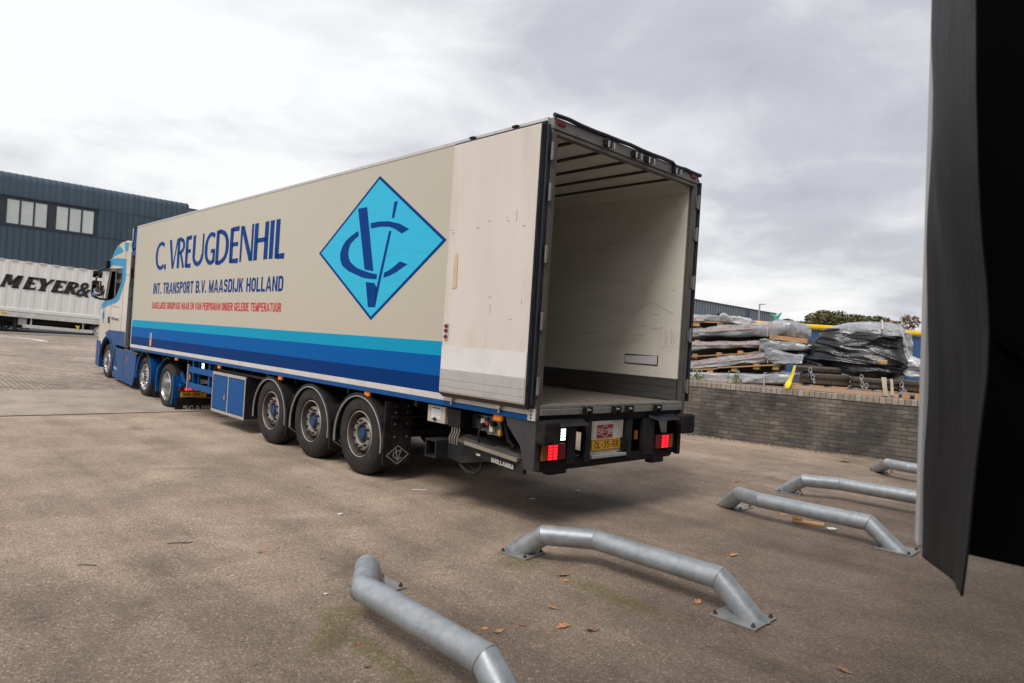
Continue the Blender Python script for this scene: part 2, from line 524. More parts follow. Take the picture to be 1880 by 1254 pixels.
# ------------------------------------------------------------------ ground
def b_ground(t, b):
    geo = N(t, 'ShaderNodeNewGeometry')
    vec = geo.outputs['Position']
    big = noise_n(t, vec, .22, 6, .6, .6)
    mid = noise_n(t, vec, 1.3, 7, .65, .3)
    fine = noise_n(t, vec, 38, 6, .7)
    vo = N(t, 'ShaderNodeTexVoronoi')
    vo.inputs['Scale'].default_value = 62
    L(t, vec, vo.inputs['Vector'])
    sepc = N(t, 'ShaderNodeSeparateColor')
    L(t, vo.outputs['Color'], sepc.inputs[0])
    stone = ramp(t, sepc.outputs[0], [(0, (.095, .078, .063)), (.45, (.205, .163, .129)), (.8, (.295, .235, .184)), (.94, (.335, .27, .21)), (1, (.40, .335, .265))])
    binder = mixc(t, fine, (.105, .085, .068), (.25, .20, .16))
    c = mixc(t, ramp(t, vo.outputs['Distance'], [(.25, 1.0), (.55, 0.0)]), binder, stone)
    vo2 = N(t, 'ShaderNodeTexVoronoi')
    vo2.inputs['Scale'].default_value = 24
    L(t, vec, vo2.inputs['Vector'])
    sc2 = N(t, 'ShaderNodeSeparateColor')
    L(t, vo2.outputs['Color'], sc2.inputs[0])
    sel = mth(t, 'MULTIPLY', ramp(t, sc2.outputs[1], [(.80, 0.0), (.82, 1.0)]), ramp(t, vo2.outputs['Distance'], [(.22, 1.0), (.34, 0.0)]))
    c = mixc(t, mth(t, 'MULTIPLY', sel, .7), c, ramp(t, sc2.outputs[0], [(0, (.12, .09, .07)), (.5, (.24, .19, .15)), (1, (.35, .29, .235))]))
    tone = ramp(t, big, [(.3, .74), (.5, 1.0), (.68, 1.24)])
    c = mixc(t, 1.0, c, tone, 'MULTIPLY')
    c = mixc(t, 1.0, c, ramp(t, mid, [(.28, .78), (.5, 1.0), (.72, 1.22)]), 'MULTIPLY')
    # shade of the dock painted in: dark near it, paler further out
    sep = N(t, 'ShaderNodeSeparateXYZ')
    L(t, vec, sep.inputs[0])
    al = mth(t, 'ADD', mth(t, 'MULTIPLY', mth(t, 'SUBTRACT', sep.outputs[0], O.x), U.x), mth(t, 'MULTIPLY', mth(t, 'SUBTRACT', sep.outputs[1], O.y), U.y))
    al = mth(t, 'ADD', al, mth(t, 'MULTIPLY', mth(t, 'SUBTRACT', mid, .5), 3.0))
    dock_shade = ramp(t, mth(t, 'MULTIPLY', mth(t, 'ADD', al, 6.0), .07), [(.05, (.66, .63, .61)), (.30, (1.04, .99, .955)), (.56, (1.78, 1.69, 1.63)), (1, (1.95, 1.87, 1.80))])
    c = mixc(t, 1.0, c, dock_shade, 'MULTIPLY')
    # tyre-polished tracks running to and from the dock, and darker scrubbed patches
    mpt = N(t, 'ShaderNodeMapping', vector_type='TEXTURE')
    mpt.inputs['Rotation'].default_value = (0, 0, YAW + R(90))
    mpt.inputs['Scale'].default_value = (7.0, .55, 1)
    L(t, vec, mpt.inputs[0])
    c = mixc(t, 1.0, c, ramp(t, noise_n(t, mpt.outputs[0], 1.0, 5, .6, .35), [(.32, .80), (.5, 1.0), (.68, 1.09)]), 'MULTIPLY')
    c = mixc(t, mth(t, 'MULTIPLY', ramp(t, noise_n(t, vec, .75, 8, .72, .8), [(.585, 0.0), (.66, 1.0)]), .38), c, (.06, .05, .043))
    # moss beside the wheel guides, dark drips below the tail of the trailer
    dn = noise_n(t, vec, 3.2, 7, .7, .5)
    def blotch(px, py, sx, sy, ang):
        mp = N(t, 'ShaderNodeMapping', vector_type='TEXTURE')
        mp.inputs['Location'].default_value = (px, py, 0)
        mp.inputs['Rotation'].default_value = (0, 0, ang)
        mp.inputs['Scale'].default_value = (sx, sy, 50)
        L(t, vec, mp.inputs[0])
        ln = N(t, 'ShaderNodeVectorMath', operation='LENGTH')
        L(t, mp.outputs[0], ln.inputs[0])
        f = mth(t, 'SUBTRACT', mth(t, 'SUBTRACT', 1.35, ln.outputs['Value']), mth(t, 'MULTIPLY', dn, .9))
        return ramp(t, f, [(.0, 0.0), (.55, 1.0)])
    for a in ((.85, 5.05, .75, .17, R(-46)), (-.62, 3.86, .95, .13, R(-46)), (-.98, 4.4, .22, .26, 0), (.18, 5.75, .35, .3, 0), (-1.0, 4.05, .12, .35, R(10))):
        c = mixc(t, mth(t, 'MULTIPLY', mth(t, 'MULTIPLY', blotch(*a), .8), ramp(t, noise_n(t, vec, 26, 6, .75), [(.40, .12), (.60, 1.0)])), c, mixc(t, fine, (.04, .042, .010), (.17, .15, .035)))
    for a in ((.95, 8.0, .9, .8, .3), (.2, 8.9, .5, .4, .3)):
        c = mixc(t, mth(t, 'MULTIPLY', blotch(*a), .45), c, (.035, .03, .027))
    L(t, c, b.inputs['Base Color'])
    L(t, mth(t, 'ADD', mth(t, 'MULTIPLY', big, .3), .66), b.inputs['Roughness'])
    b.inputs['Specular IOR Level'].default_value = .22
    bp = N(t, 'ShaderNodeBump')
    bp.inputs['Strength'].default_value = .75
    bp.inputs['Distance'].default_value = .008
    L(t, mth(t, 'ADD', mth(t, 'ADD', mth(t, 'MULTIPLY', vo.outputs['Distance'], -.6), fine), mth(t, 'MULTIPLY', sel, .5)), bp.inputs['Height'])
    L(t, bp.outputs[0], b.inputs['Normal'])
m_ground = mesh_mat('yard_asphalt', b_ground)

def sheet(name, mat, us, vs, dz, parent=None):
    """ground sheet laid in the trailer's (u, v) axes, following gz"""
    mb = MB()
    pts = []
    for a in us:
        for c in vs:
            p = O + U * a + V * c
            pts.append((p.x, p.y, gz(p.x, p.y) + dz))
    nv = len(vs)
    mb.add(pts, [(i * nv + j, (i + 1) * nv + j, (i + 1) * nv + j + 1, i * nv + j + 1) for i in range(len(us) - 1) for j in range(nv - 1)])
    return mb.build(name, mat, parent, smooth=True)
def lin(a, b, n):
    return [a + (b - a) * i / n for i in range(n + 1)]
gv = [-600, -200, -80] + lin(-40, 60, 20) + [100, 250, 700]
o = sheet('ground', m_ground, [-60, -20] + lin(-10, 22, 32) + lin(24, 62, 19) + [100, 300, 900], gv, 0)
tag(o, kind='structure')

def b_paving(t, b):
    tcn = N(t, 'ShaderNodeNewGeometry')
    mp = N(t, 'ShaderNodeMapping')
    mp.inputs['Rotation'].default_value = (0, 0, -YAW + R(90))
    L(t, tcn.outputs['Position'], mp.inputs[0])
    br = N(t, 'ShaderNodeTexBrick')
    br.inputs['Scale'].default_value = 1.0
    br.inputs['Brick Width'].default_value = .22
    br.inputs['Row Height'].default_value = .11
    br.inputs['Mortar Size'].default_value = .008
    br.inputs['Mortar Smooth'].default_value = .3
    br.inputs['Color1'].default_value = (.40, .322, .26, 1)
    br.inputs['Color2'].default_value = (.29, .23, .185, 1)
    br.inputs['Mortar'].default_value = (.10, .082, .066, 1)
    L(t, mp.outputs[0], br.inputs['Vector'])
    nz = noise_n(t, tcn.outputs['Position'], .35, 6, .6, .4)
    c = mixc(t, 1.0, br.outputs['Color'], ramp(t, nz, [(.3, .75), (.55, 1.1), (.75, 1.3)]), 'MULTIPLY')
    # settlement ripples across the paving
    mp2 = N(t, 'ShaderNodeMapping')
    mp2.inputs['Rotation'].default_value = (0, 0, -YAW)
    mp2.inputs['Scale'].default_value = (.5, 3.2, 1)
    L(t, tcn.outputs['Position'], mp2.inputs[0])
    rp = noise_n(t, mp2.outputs[0], 1.0, 5, .7, .3)
    c = mixc(t, 1.0, c, ramp(t, rp, [(.33, .68), (.55, 1.05), (.7, 1.22)]), 'MULTIPLY')
    L(t, c, b.inputs['Base Color'])
    b.inputs['Roughness'].default_value = .8
    b.inputs['Specular IOR Level'].default_value = .3
    bp = N(t, 'ShaderNodeBump')
    bp.inputs['Strength'].default_value = .6
    bp.inputs['Distance'].default_value = .02
    L(t, mth(t, 'ADD', mth(t, 'MULTIPLY', br.outputs['Fac'], -1.0), mth(t, 'MULTIPLY', rp, 1.4)), bp.inputs['Height'])
    L(t, bp.outputs[0], b.inputs['Normal'])
m_paving = mesh_mat('clay_paving', b_paving)
m_concrete = M('concrete_strip', (.37, .305, .245), .8, var=.2, vs=1.2, dirt=.5, dcol=(.15, .125, .105), ds=2, bump=.3, bs=40)
m_joint = M('dark_joint', (.04, .036, .026), .9, var=.4, vs=6)
m_road = M('road_asphalt', (.085, .08, .078), .8, var=.15, vs=1)
m_kerb = M('kerb_stone', (.34, .31, .28), .8, var=.2, vs=3)
m_mark = M('road_paint', (.72, .72, .70), .6, var=.12, vs=3)
tag(sheet('concrete_strip', m_concrete, lin(9.95, 13.4, 4), lin(-30, 12, 30), .004), kind='structure')
tag(sheet('paving', m_paving, lin(13.4, 35.2, 24), lin(-34, 30, 32), .004), kind='structure')
def wander(name, mat, a0, a1, c0, c1, wd, dz, n=60):
    mb = MB()
    vs = []
    for i in range(n + 1):
        t = i / n
        p = O + U * (a0 + (a1 - a0) * t) + V * (c0 + (c1 - c0) * t) + U * (.05 * noise.noise(Vector((t * 14, a0, 0))))
        ww = wd * (.6 + .9 * abs(noise.noise(Vector((t * 40, 3, a0)))))
        for s in (-1, 1):
            q = p + U * ww * s
            vs.append((q.x, q.y, gz(q.x, q.y) + dz))
    mb.add(vs, [(2 * i, 2 * i + 1, 2 * i + 3, 2 * i + 2) for i in range(n)])
    return tag(mb.build(name, mat), kind='structure')
wander('pavement_joint', m_joint, 9.97, 9.95, -14, 6, .035, .008)
wander('pavement_crack', m_joint, 13.5, 10.1, -8.6, -7.6, .012, .008, 30)
# road in front of the far trailer, with kerbs
tag(sheet('road', m_road, lin(36.0, 45, 8), lin(-40, 12, 16), .004), kind='structure')
def kerb(a0, wd, c0=-40, c1=12, h=.11):
    mb = MB()
    for i in range(26):
        ca, cb = c0 + (c1 - c0) * i / 26, c0 + (c1 - c0) * (i + 1) / 26 - .01
        P = []
        for top in (0, 1):
            for a, c in ((a0, ca), (a0, cb), (a0 + wd, cb), (a0 + wd, ca)):
                p = O + U * a + V * c
                P.append((p.x, p.y, gz(p.x, p.y) + (h if top else -.05)))
        mb.hexa(P)
    return tag(mb.build('kerb', m_kerb), kind='structure')
kerb(35.3, .16)
kerb(35.85, .14, h=.09)
mb = MB()
vs = []
for i in range(25):
    t = i / 24
    x = -24.5 + 4.4 * t
    y = 29.9 + .25 * math.sin(t * 2) - 1.5 * max(0, t - .55) ** 2 * 3
    for s in (0, .28):
        vs.append((x + s * .5, y + s, gz(x, y) + .014))
mb.add(vs, [(2 * i, 2 * i + 1, 2 * i + 3, 2 * i + 2) for i in range(24)])
tag(mb.build('road_marking', m_mark), kind='structure')

# ------------------------------------------------------------------ the loading dock the camera looks out from
DW = Vector((0.35, -0.1, 0))
m_dock = M('dock_cladding', (.22, .24, .26), .5, var=.08)
mb = MB()
P = []
for z in (0, 7.0):
    for c, a in ((-22, 0), (14, 0), (14, -.35), (-22, -.35)):
        p = DW + V * c + U * (a - .25)
        P.append((p.x, p.y, z))
mb.hexa(P)
tag(mb.build('wall_dock', m_dock), kind='structure')


# ------------------------------------------------------------------ the semi trailer (u forward, v to its right, z up)
def P3(u, v, z):
    return Vector((u, -v, z))
TL, TW, TH = 13.4, 2.6, 4.0
tr = empty('semi_trailer', O, (0, 0, YAW + R(90)))
tag(tr, 'long cream refrigerated semi trailer with blue stripes, its rear doors open and empty inside', 'trailer')
def part(name, mat, fn, parent=tr, **kw):
    mb = MB()
    fn(mb)
    return mb.build(name, mat, parent, **kw)

part('side_wall', m_panel, lambda m: m.bx(.07, TL, 0, .035, 1.2, 3.985), bevel=.006)
part('inner_lining', m_wallin, lambda m: m.bx(.07, TL - .06, .037, .07, 1.24, 3.88))
part('side_wall', m_panel, lambda m: m.bx(.07, TL, TW - .035, TW, 1.2, 3.985), bevel=.006)
part('inner_lining', m_wallin, lambda m: m.bx(.07, TL - .06, TW - .085, TW - .037, 1.502, 3.88))
kp = part('kick_plate', m_kick, lambda m: m.bx(.07, TL - .06, TW - .10, TW - .037, 1.24, 1.498))
part('rivet_row', m_kick, lambda m: [m.bx(.1, TL - .1, TW - .104, TW - .10, z, z + .012) for z in (1.31, 1.40, 1.48)], kp)
part('kick_plate', m_kick, lambda m: m.bx(.07, TL - .06, .072, .10, 1.24, 1.498))
part('repair_patch', m_doorwhite, lambda m: m.prism([P3(.37, TW - .0865, 1.655), P3(.86, TW - .0865, 1.655), P3(.86, TW - .0865, 1.745), P3(.37, TW - .0865, 1.765)], (0, .012, 0)))
part('patch_outline', m_gasket, lambda m: [m.bx(.36, .87, TW - .0895, TW - .0855, 1.642, 1.653), m.bx(.36, .87, TW - .0895, TW - .0855, 1.752, 1.768), m.bx(.86, .872, TW - .0895, TW - .0855, 1.642, 1.768), m.bx(.358, .37, TW - .0895, TW - .0855, 1.642, 1.772)])
part('roof', m_panel, lambda m: m.bx(.07, TL, 0.0, TW, 3.985, 4.0))
part('front_wall', m_panel, lambda m: m.bx(TL - .06, TL, .036, TW - .036, 1.2, 3.984))
part('ceiling', m_ceil, lambda m: m.bx(.09, TL - .07, .071, TW - .086, 3.885, 3.98))
m_load = M('load_rail', (.05, .042, .034), .5, .3, var=.3)
for v in (.42, .86, 1.30, 1.74, 2.18):
    part('ceiling_rail', m_load, lambda m: m.bx(.10, TL - .1, v - .022, v + .022, 3.865, 3.884))
part('ceiling_coving', m_wallin, lambda m: m.prism([P3(.1, TW - .0875, 3.884), P3(.1, TW - .0875, 3.78), P3(.1, TW - .16, 3.884)], (TL - .3, 0, 0)))
for k in range(9):
    v0 = .078 + k * .271
    part('floor_plank', m_floor, lambda m: m.bx(.12, TL - .07, v0, v0 + .245, 1.17, 1.232))
for nm, mt, z0, z1 in (('cyan_stripe', m_cyan, 1.625, 1.785), ('blue_stripe', m_blue, 1.40, 1.625), ('navy_stripe', m_navy, 1.212, 1.40)):
    part(nm, mt, lambda m: m.bx(.072, TL - .004, -.003, .0, z0, z1))
part('top_rail', m_alu, lambda m: m.bx(.07, TL, -.006, .03, 3.972, 4.006))
part('front_edge', m_alu, lambda m: m.bx(TL - .05, TL + .006, -.005, .02, 1.2, 3.971))
part('white_rail', m_whiterail, lambda m: m.bx(.07, TL - .004, -.008, .05, 1.140, 1.2115), bevel=.003)
part('blue_rail', m_rail, lambda m: m.bx(.09, TL - .004, -.004, .06, 1.082, 1.1395), bevel=.004)
part('blue_rail', m_rail, lambda m: m.bx(.09, TL - .004, TW - .06, TW + .004, 1.082, 1.2), bevel=.004)
part('floor_pan', m_black, lambda m: m.bx(.09, TL - .01, .062, TW - .062, 1.10, 1.165))

# lettering on the side, drawn as flat film
EX, EZ = (-1, 0, 0), (0, 0, 1)
def sx(k): return tuple(k * c for c in EX)
def sz(k): return (0, 0, k)
FV = -.0025
def glyphs():
    H0, HH = 2.905, .615
    mb = None
    def quad(p):
        mb.add([P3(u, FV, z) for u, z in p], [tuple(range(len(p)))])
    def letter(ul, ur, zl, zr, strokes):
        nonlocal mb
        mb = MB()
        W = ul - ur
        def pt(x, y):
            return (ul - x * W, zl + (zr - zl) * 0 + y * HH)
        for s in strokes:
            if s[0] == 'b':         # bar: x0,y0 -> x1,y1, widths in metres at both ends
                _, x0, y0, x1, y1, w0, w1 = s
                a, b = Vector(pt(x0, y0)), Vector(pt(x1, y1))
                if abs(y1 - y0) * HH > abs(x1 - x0) * W * .5:      # upright: flat-cut ends
                    quad([(a.x + w0 / 2, a.y), (a.x - w0 / 2, a.y), (b.x - w1 / 2, b.y), (b.x + w1 / 2, b.y)])
                else:
                    quad([(a.x, a.y - w0 / 2), (b.x, b.y - w1 / 2), (b.x, b.y + w1 / 2), (a.x, a.y + w0 / 2)])
            else:                   # arc: centre, radii, angles, thick (sides), thin (top and bottom)
                _, cx, cy, rx, ry, a0, a1, tk, tn = s
                n = 26
                c = pt(cx, cy)
                ring = []
                for i in range(n + 1):
                    t = R(a0 + (a1 - a0) * i / n)
                    co, si = math.cos(t), math.sin(t)
                    wd = tn + (tk - tn) * abs(co) ** 1.4
                    ox, oz = rx * W, ry * HH
                    ring.append(((c[0] - co * ox, c[1] + si * oz), (c[0] - co * (ox - wd), c[1] + si * (oz - min(wd, tn * 1.15)))))
                for i in range(n):
                    quad([ring[i][0], ring[i + 1][0], ring[i + 1][1], ring[i][1]])
        mb.build('letter', m_ink, tr)
    z = (H0, H0)
    T, t = .146, .08
    letter(11.891, 11.296, *z, [('a', .62, .5, .62, .5, 52, 308, T, .075)])
    letter(11.285, 11.155, *z, [('b', .5, 0, .5, .19, .115, .115)])
    letter(11.005, 10.447, *z, [('b', .13, 1, .50, 0, T, .11), ('b', .93, 1, .52, 0, .075, .075)])
    letter(10.49, 10.0, *z, [('b', .17, 0, .17, 1, T, T), ('a', .42, .735, .50, .265, -90, 90, .12, .075), ('b', .17, .963, .45, .963, .075, .075), ('b', .17, .507, .45, .507, .075, .075), ('b', .45, .5, .83, 0, .11, .12)])
    letter(9.992, 9.66, *z, [('b', .22, 0, .22, 1, T, T), ('b', .22, .955, .97, .955, .075, .085), ('b', .22, .52, .90, .52, .07, .075), ('b', .22, .045, 1, .045, .075, .09)])
    letter(9.587, 8.99, *z, [('b', .125, .36, .125, 1, T, T), ('b', .925, .36, .925, 1, .085, .085), ('a', .5, .37, .5, .37, 180, 360, .13, .085)])
    letter(8.946, 8.39, *z, [('a', .60, .5, .60, .5, 55, 305, T, .075), ('b', .86, .06, .86, .42, .11, .11), ('b', .58, .42, .95, .42, .07, .07)])
    letter(8.382, 7.772, *z, [('b', .125, 0, .125, 1, T, T), ('a', .40, .5, .60, .5, -90, 90, T, .08), ('b', .125, .96, .42, .96, .08, .08), ('b', .125, .04, .42, .04, .08, .08)])
    letter(7.731, 7.335, *z, [('b', .19, 0, .19, 1, T, T), ('b', .19, .955, .97, .955, .075, .085), ('b', .19, .52, .92, .52, .07, .075), ('b', .19, .045, 1, .045, .075, .09)])
    letter(7.286, 6.713, *z, [('b', .09, 0, .09, 1, .08, .08), ('b', .14, 1, .84, 0, .15, .15), ('b', .88, 0, .88, 1, .08, .08)])
    letter(6.699, 6.166, *z, [('b', .13, 0, .13, 1, T, T), ('b', .87, 0, .87, 1, T, T), ('b', .13, .53, .87, .53, .075, .075)])
    letter(6.12, 5.955, *z, [('b', .5, 0, .5, 1, T, T)])
    letter(5.907, 5.56, *z, [('b', .22, 0, .22, 1, T, T), ('b', .2, .045, 1, .045, .08, .09)])
glyphs()
block('lettering', 'INT. TRANSPORT B.V. MAASDIJK HOLLAND', P3(11.91, FV, 2.385), sx(6.38), sz(.238), m_ink, tr, tx=.30, ty=.175, gap=.16, split=True)
block('lettering', 'DAGELIJKSE GROUPAGE NAAR EN VAN PERPIGNAN ONDER GELEIDE TEMPERATUUR', P3(11.925, FV, 2.062), sx(6.37), sz(.143), m_red, tr, tx=.275, ty=.17, gap=.19, split=True)
# the diamond emblem
def emblem():
    b = MB()
    b.prism([P3(4.455, -.001, 2.912), P3(2.99, -.001, 1.99), P3(1.535, -.001, 2.918), P3(2.985, -.001, 3.825)], (0, .0015, 0))
    e = b.build('emblem_border', m_ink, tr)
    b = MB()
    b.prism([P3(4.385, -.003, 2.912), P3(2.99, -.003, 2.035), P3(1.605, -.003, 2.918), P3(2.985, -.003, 3.78)], (0, .0015, 0))
    b.build('emblem_field', m_cyan_d, tr)
    b = MB()
    def poly(p):
        b.add([P3(u, -.006, z) for u, z in p], [tuple(range(len(p)))])
    poly([(3.46, 3.452), (3.24, 3.452), (2.995, 2.612), (3.21, 2.642)])
    poly([(3.161, 2.478), (2.957, 2.463), (2.892, 2.40), (2.905, 2.155), (3.073, 2.155)])
    poly([(2.696, 3.104), (2.644, 3.096), (2.848, 2.38), (2.905, 2.155), (2.93, 2.30)])
    poly([(2.618, 3.459), (2.544, 3.456), (2.603, 3.254), (2.654, 3.261)])
    co = [(2.268, 3.094), (2.471, 3.175), (2.709, 3.224), (2.92, 3.240), (3.133, 3.236)]
    ci = [(2.42, 3.051), (2.56, 3.115), (2.70, 3.156), (2.90, 3.172), (3.113, 3.165)]
    for i in range(4): poly([co[i], co[i + 1], ci[i + 1], ci[i]])
    co = [(3.425, 3.158), (3.60, 3.10), (3.722, 3.047), (3.81, 2.97), (3.854, 2.884), (3.84, 2.79), (3.776, 2.709), (3.603, 2.631), (3.255, 2.539), (3.08, 2.517), (2.912, 2.508)]
    ci = [(3.399, 3.093), (3.50, 3.05), (3.60, 2.991), (3.632, 2.93), (3.641, 2.873), (3.62, 2.81), (3.571, 2.75), (3.401, 2.668), (3.131, 2.606), (3.02, 2.586), (2.905, 2.572)]
    for i in range(10): poly([co[i], co[i + 1], ci[i + 1], ci[i]])
    co = [(2.759, 2.522), (2.62, 2.548), (2.483, 2.585), (2.256, 2.675)]
    ci = [(2.745, 2.588), (2.65, 2.612), (2.567, 2.643), (2.421, 2.714)]
    for i in range(3): poly([co[i], co[i + 1], ci[i + 1], ci[i]])
    b.build('emblem_monogram', m_ink, tr)
emblem()
st = part('load_sticker', m_yellow, lambda m: m.bx(11.82, 11.94, -.0055, -.0035, 1.235, 1.36))
part('sticker_top', m_board, lambda m: m.bx(11.82, 11.94, -.0055, -.0035, 1.3605, 1.52), st)
text('sticker_figure', '5', P3(11.92, -.0065, 1.37), sx(.08), sz(.13), m_inkblack, st, bold=.03)

# rear frame and the opening
part('rear_post', m_alufr, lambda m: [m.bx(0, .068, 0.0, .055, 1.09, 3.844), m.bx(.012, .03, .055, .09, 1.24, 3.8)], bevel=.006)
part('rear_post', m_alufr, lambda m: [m.bx(0, .068, TW - .075, TW, 1.09, 3.844), m.bx(.0, .02, TW - .10, TW - .075, 1.24, 3.8)], bevel=.006)
part('rear_header', m_header, lambda m: [m.bx(-.005, .085, 0, TW, 3.885, 3.995), m.bx(.01, .085, .0, TW, 3.845, 3.883)], bevel=.006)
part('rear_corner', m_whiterail, lambda m: m.bx(.07, .36, -.008, .03, 3.90, 4.008), bevel=.004)
def gasket_path(m):
    pts = [(-.012, v, 4.012 + .014 * noise.noise(Vector((v * 3, 0, 0)))) for v in lin(-.01, 2.0, 10)] + [(-.012, v, 3.99 + .03 * noise.noise(Vector((v * 5, 4, 0)))) for v in lin(2.06, 2.62, 5)]
    m.tube([P3(*p) for p in pts], .022, 8)
part('header_gasket', m_gasket, gasket_path, smooth=True)
for v in (.1, 2.47):
    part('marker_light', m_redlens, lambda m: m.bx(-.02, -.006, v - .055, v + .055, 3.93, 3.98), bevel=.006)
for v in (.80, 1.28, 1.52, 2.06):
    c = part('lock_keeper', m_black, lambda m: [m.bx(-.045, -.006, v - .06, v + .05, 3.895, 3.965)], bevel=.008)
    part('keeper_pin', m_steel, lambda m: [m.cyl(P3(-.055, v - .02, 3.885), P3(-.055, v - .02, 3.95), .014), m.cyl(P3(-.055, v + .07, 3.885), P3(-.055, v + .07, 3.95), .012)], c, smooth=True)
part('rear_sill', M('sill_metal', (.33, .31, .285), .45, .45, var=.2, vs=5, dirt=.6, dcol=(.12, .105, .09), ds=5), lambda m: [m.bx(-.01, .12, .06, TW - .075, 1.20, 1.238), m.bx(-.014, .02, .06, TW - .075, 1.135, 1.199)], bevel=.006)
for v in (.72, 1.20, 1.43, 1.97):
    c = part('lock_keeper', m_black, lambda m: [m.bx(-.055, -.015, v - .055, v - .02, 1.13, 1.215), m.bx(-.055, -.015, v + .03, v + .075, 1.13, 1.215)], bevel=.008)
    part('keeper_pin', m_steel, lambda m: m.cyl(P3(-.045, v - .02, 1.18), P3(-.045, v + .035, 1.18), .013), c, smooth=True)
for z in (1.42, 2.04, 2.68, 3.25 + .02, 3.66):
    for v, s in ((.0, -1), (TW, 1)):
        h = part('hinge', m_hinge, lambda m: [m.bx(-.010, -.003, v - .035 + (s < 0) * .04, v + .03 - (s > 0) * .025, z - .065, z + .065), m.cyl(P3(-.016, v + s * .012, z - .085), P3(-.016, v + s * .012, z + .085), .016)], bevel=.003, smooth=True)

# doors, folded back flat against the sides
def door(v0, s, name):
    d = part(name, m_door, lambda m: m.bx(.06, 1.385, min(v0 + s * .012, v0 + s * .095), max(v0 + s * .012, v0 + s * .095), 1.235, 3.925), bevel=.008)
    f = v0 + s * .0965
    part('white_panel', m_doorwhite, lambda m: m.bx(.075, 1.38, min(f, f + s * .003), max(f, f + s * .003), 1.49, 1.735), d)
    k = part('kick_plate', m_alu, lambda m: [m.bx(.075, 1.38, min(f, f + s * .006), max(f, f + s * .006), z, z + hh) for z, hh in ((1.25, .052), (1.304, .074), (1.380, .108))], d, bevel=.004)
    g = part('door_gasket', m_gasket, lambda m: [m.bx(.012, .058, min(v0 + s * .02, v0 + s * .105), max(v0 + s * .02, v0 + s * .105), 1.235, 3.915), m.tube([P3(.006, v0 + s * .06, z) for z in lin(1.24, 3.91, 8)], .016, 8)], d, smooth=True)
    part('gasket_strip', m_rubber, lambda m: m.tube([P3(.03, v0 + s * .108, z) for z in lin(1.24, 3.91, 8)], .013, 8), d, smooth=True)
    part('gasket_top', m_gasket, lambda m: m.tube([P3(u, v0 + s * .06, 3.935) for u in lin(.03, 1.4, 6)], .018, 8), d, smooth=True)
    part('door_foot', m_bolt, lambda m: m.hexa([P3(*q) for q in ((.06, v0 + s * .03, 1.19), (1.36, v0 + s * .03, 1.19), (1.36, v0 + s * .06, 1.19), (.06, v0 + s * .06, 1.19), (.05, v0 + s * .012, 1.233), (1.39, v0 + s * .012, 1.233), (1.39, v0 + s * .1, 1.233), (.05, v0 + s * .1, 1.233))]), d)
    for u in (.48, .94 + .3):
        part('lock_rod_end', m_steel, lambda m: [m.cyl(P3(u, v0 + s * .03, 1.11), P3(u, v0 + s * .03, 1.21), .014), m.bx(u - .03, u + .03, v0 + (s * .01 if s > 0 else s * .055), v0 + (s * .055 if s > 0 else s * .01), 1.16, 1.185)], d, smooth=True)
    for u in (.5, 1.16):
        part('lock_rod_end', m_black, lambda m: [m.cyl(P3(u, v0 + s * .03, 3.93), P3(u, v0 + s * .03, 3.985), .014), m.bx(u - .05, u + .02, v0 + (s * .02 if s > 0 else s * .06), v0 + (s * .06 if s > 0 else s * .02), 3.968, 3.99)], d, smooth=True)
    return d, f
dl, fl = door(0, -1, 'rear_door')
door(TW, 1, 'rear_door')
part('tape_patch', M('old_tape', (.56, .45, .30), .6, var=.08, vs=8), lambda m: m.prism([P3(1.19, fl - .002, 2.37), P3(1.265, fl - .002, 2.36), P3(1.255, fl - .002, 2.72), P3(1.20, fl - .002, 2.735)], (0, .002, 0)), dl)
bk = part('light_bracket', m_alu, lambda m: m.bx(1.285, 1.345, fl - .006, fl, 1.80, 1.99), dl, bevel=.004)
for z in (1.84, 1.905, 1.955):
    part('marker_lens', m_redlens, lambda m: m.cyl(P3(1.315, fl - .004, z), P3(1.315, fl - .028, z), .022, .018), bk, smooth=True)
def scuffs(m):
    rs = random.Random(3)
    for k in range(15):
        u, z = rs.uniform(.15, 1.33), rs.choice((rs.uniform(1.8, 3.8), rs.uniform(1.95, 2.2), rs.uniform(2.9, 3.1)))
        l, h = rs.uniform(.006, .05), rs.uniform(.003, .01)
        if rs.random() < .35: l, h = .006, rs.uniform(.02, .12)
        m.bx(u, u + l, fl - .0012, fl + .001, z, z + h)
part('scuff_marks', M('scuff_dark', (.43, .37, .315), .7, var=.3), scuffs, dl)['kind'] = 'stuff'
def scuffs2(m):
    rs = random.Random(5)
    f = TW - .0865
    for k in range(80):
        u, z = abs(rs.gauss(.0, 1.3)) + .12, rs.uniform(1.55, 3.7)
        l, h = rs.uniform(.02, .16), rs.uniform(.003, .008)
        m.bx(u, u + l, f - .0012, f + .001, z, z + h)
    for k in range(12):
        u = rs.uniform(.12, .35)
        m.bx(u, u + .006, f - .0013, f + .001, 1.88 + rs.uniform(0, .06), 2.0 + rs.uniform(0, .12))
    for (u0, z0, u1, z1) in ((.84, 2.27, .55, 2.44), (.55, 2.44, .18, 2.28), (1.6, 2.0, 1.35, 2.05)):
        for i in range(8):
            t = i / 8
            m.bx(u0 + (u1 - u0) * t - .05, u0 + (u1 - u0) * t, f - .0012, f + .001, z0 + (z1 - z0) * t, z0 + (z1 - z0) * t + .008)
part('scuff_marks', M('scuff_brown', (.56, .50, .41), .7, var=.3), scuffs2)['kind'] = 'stuff'

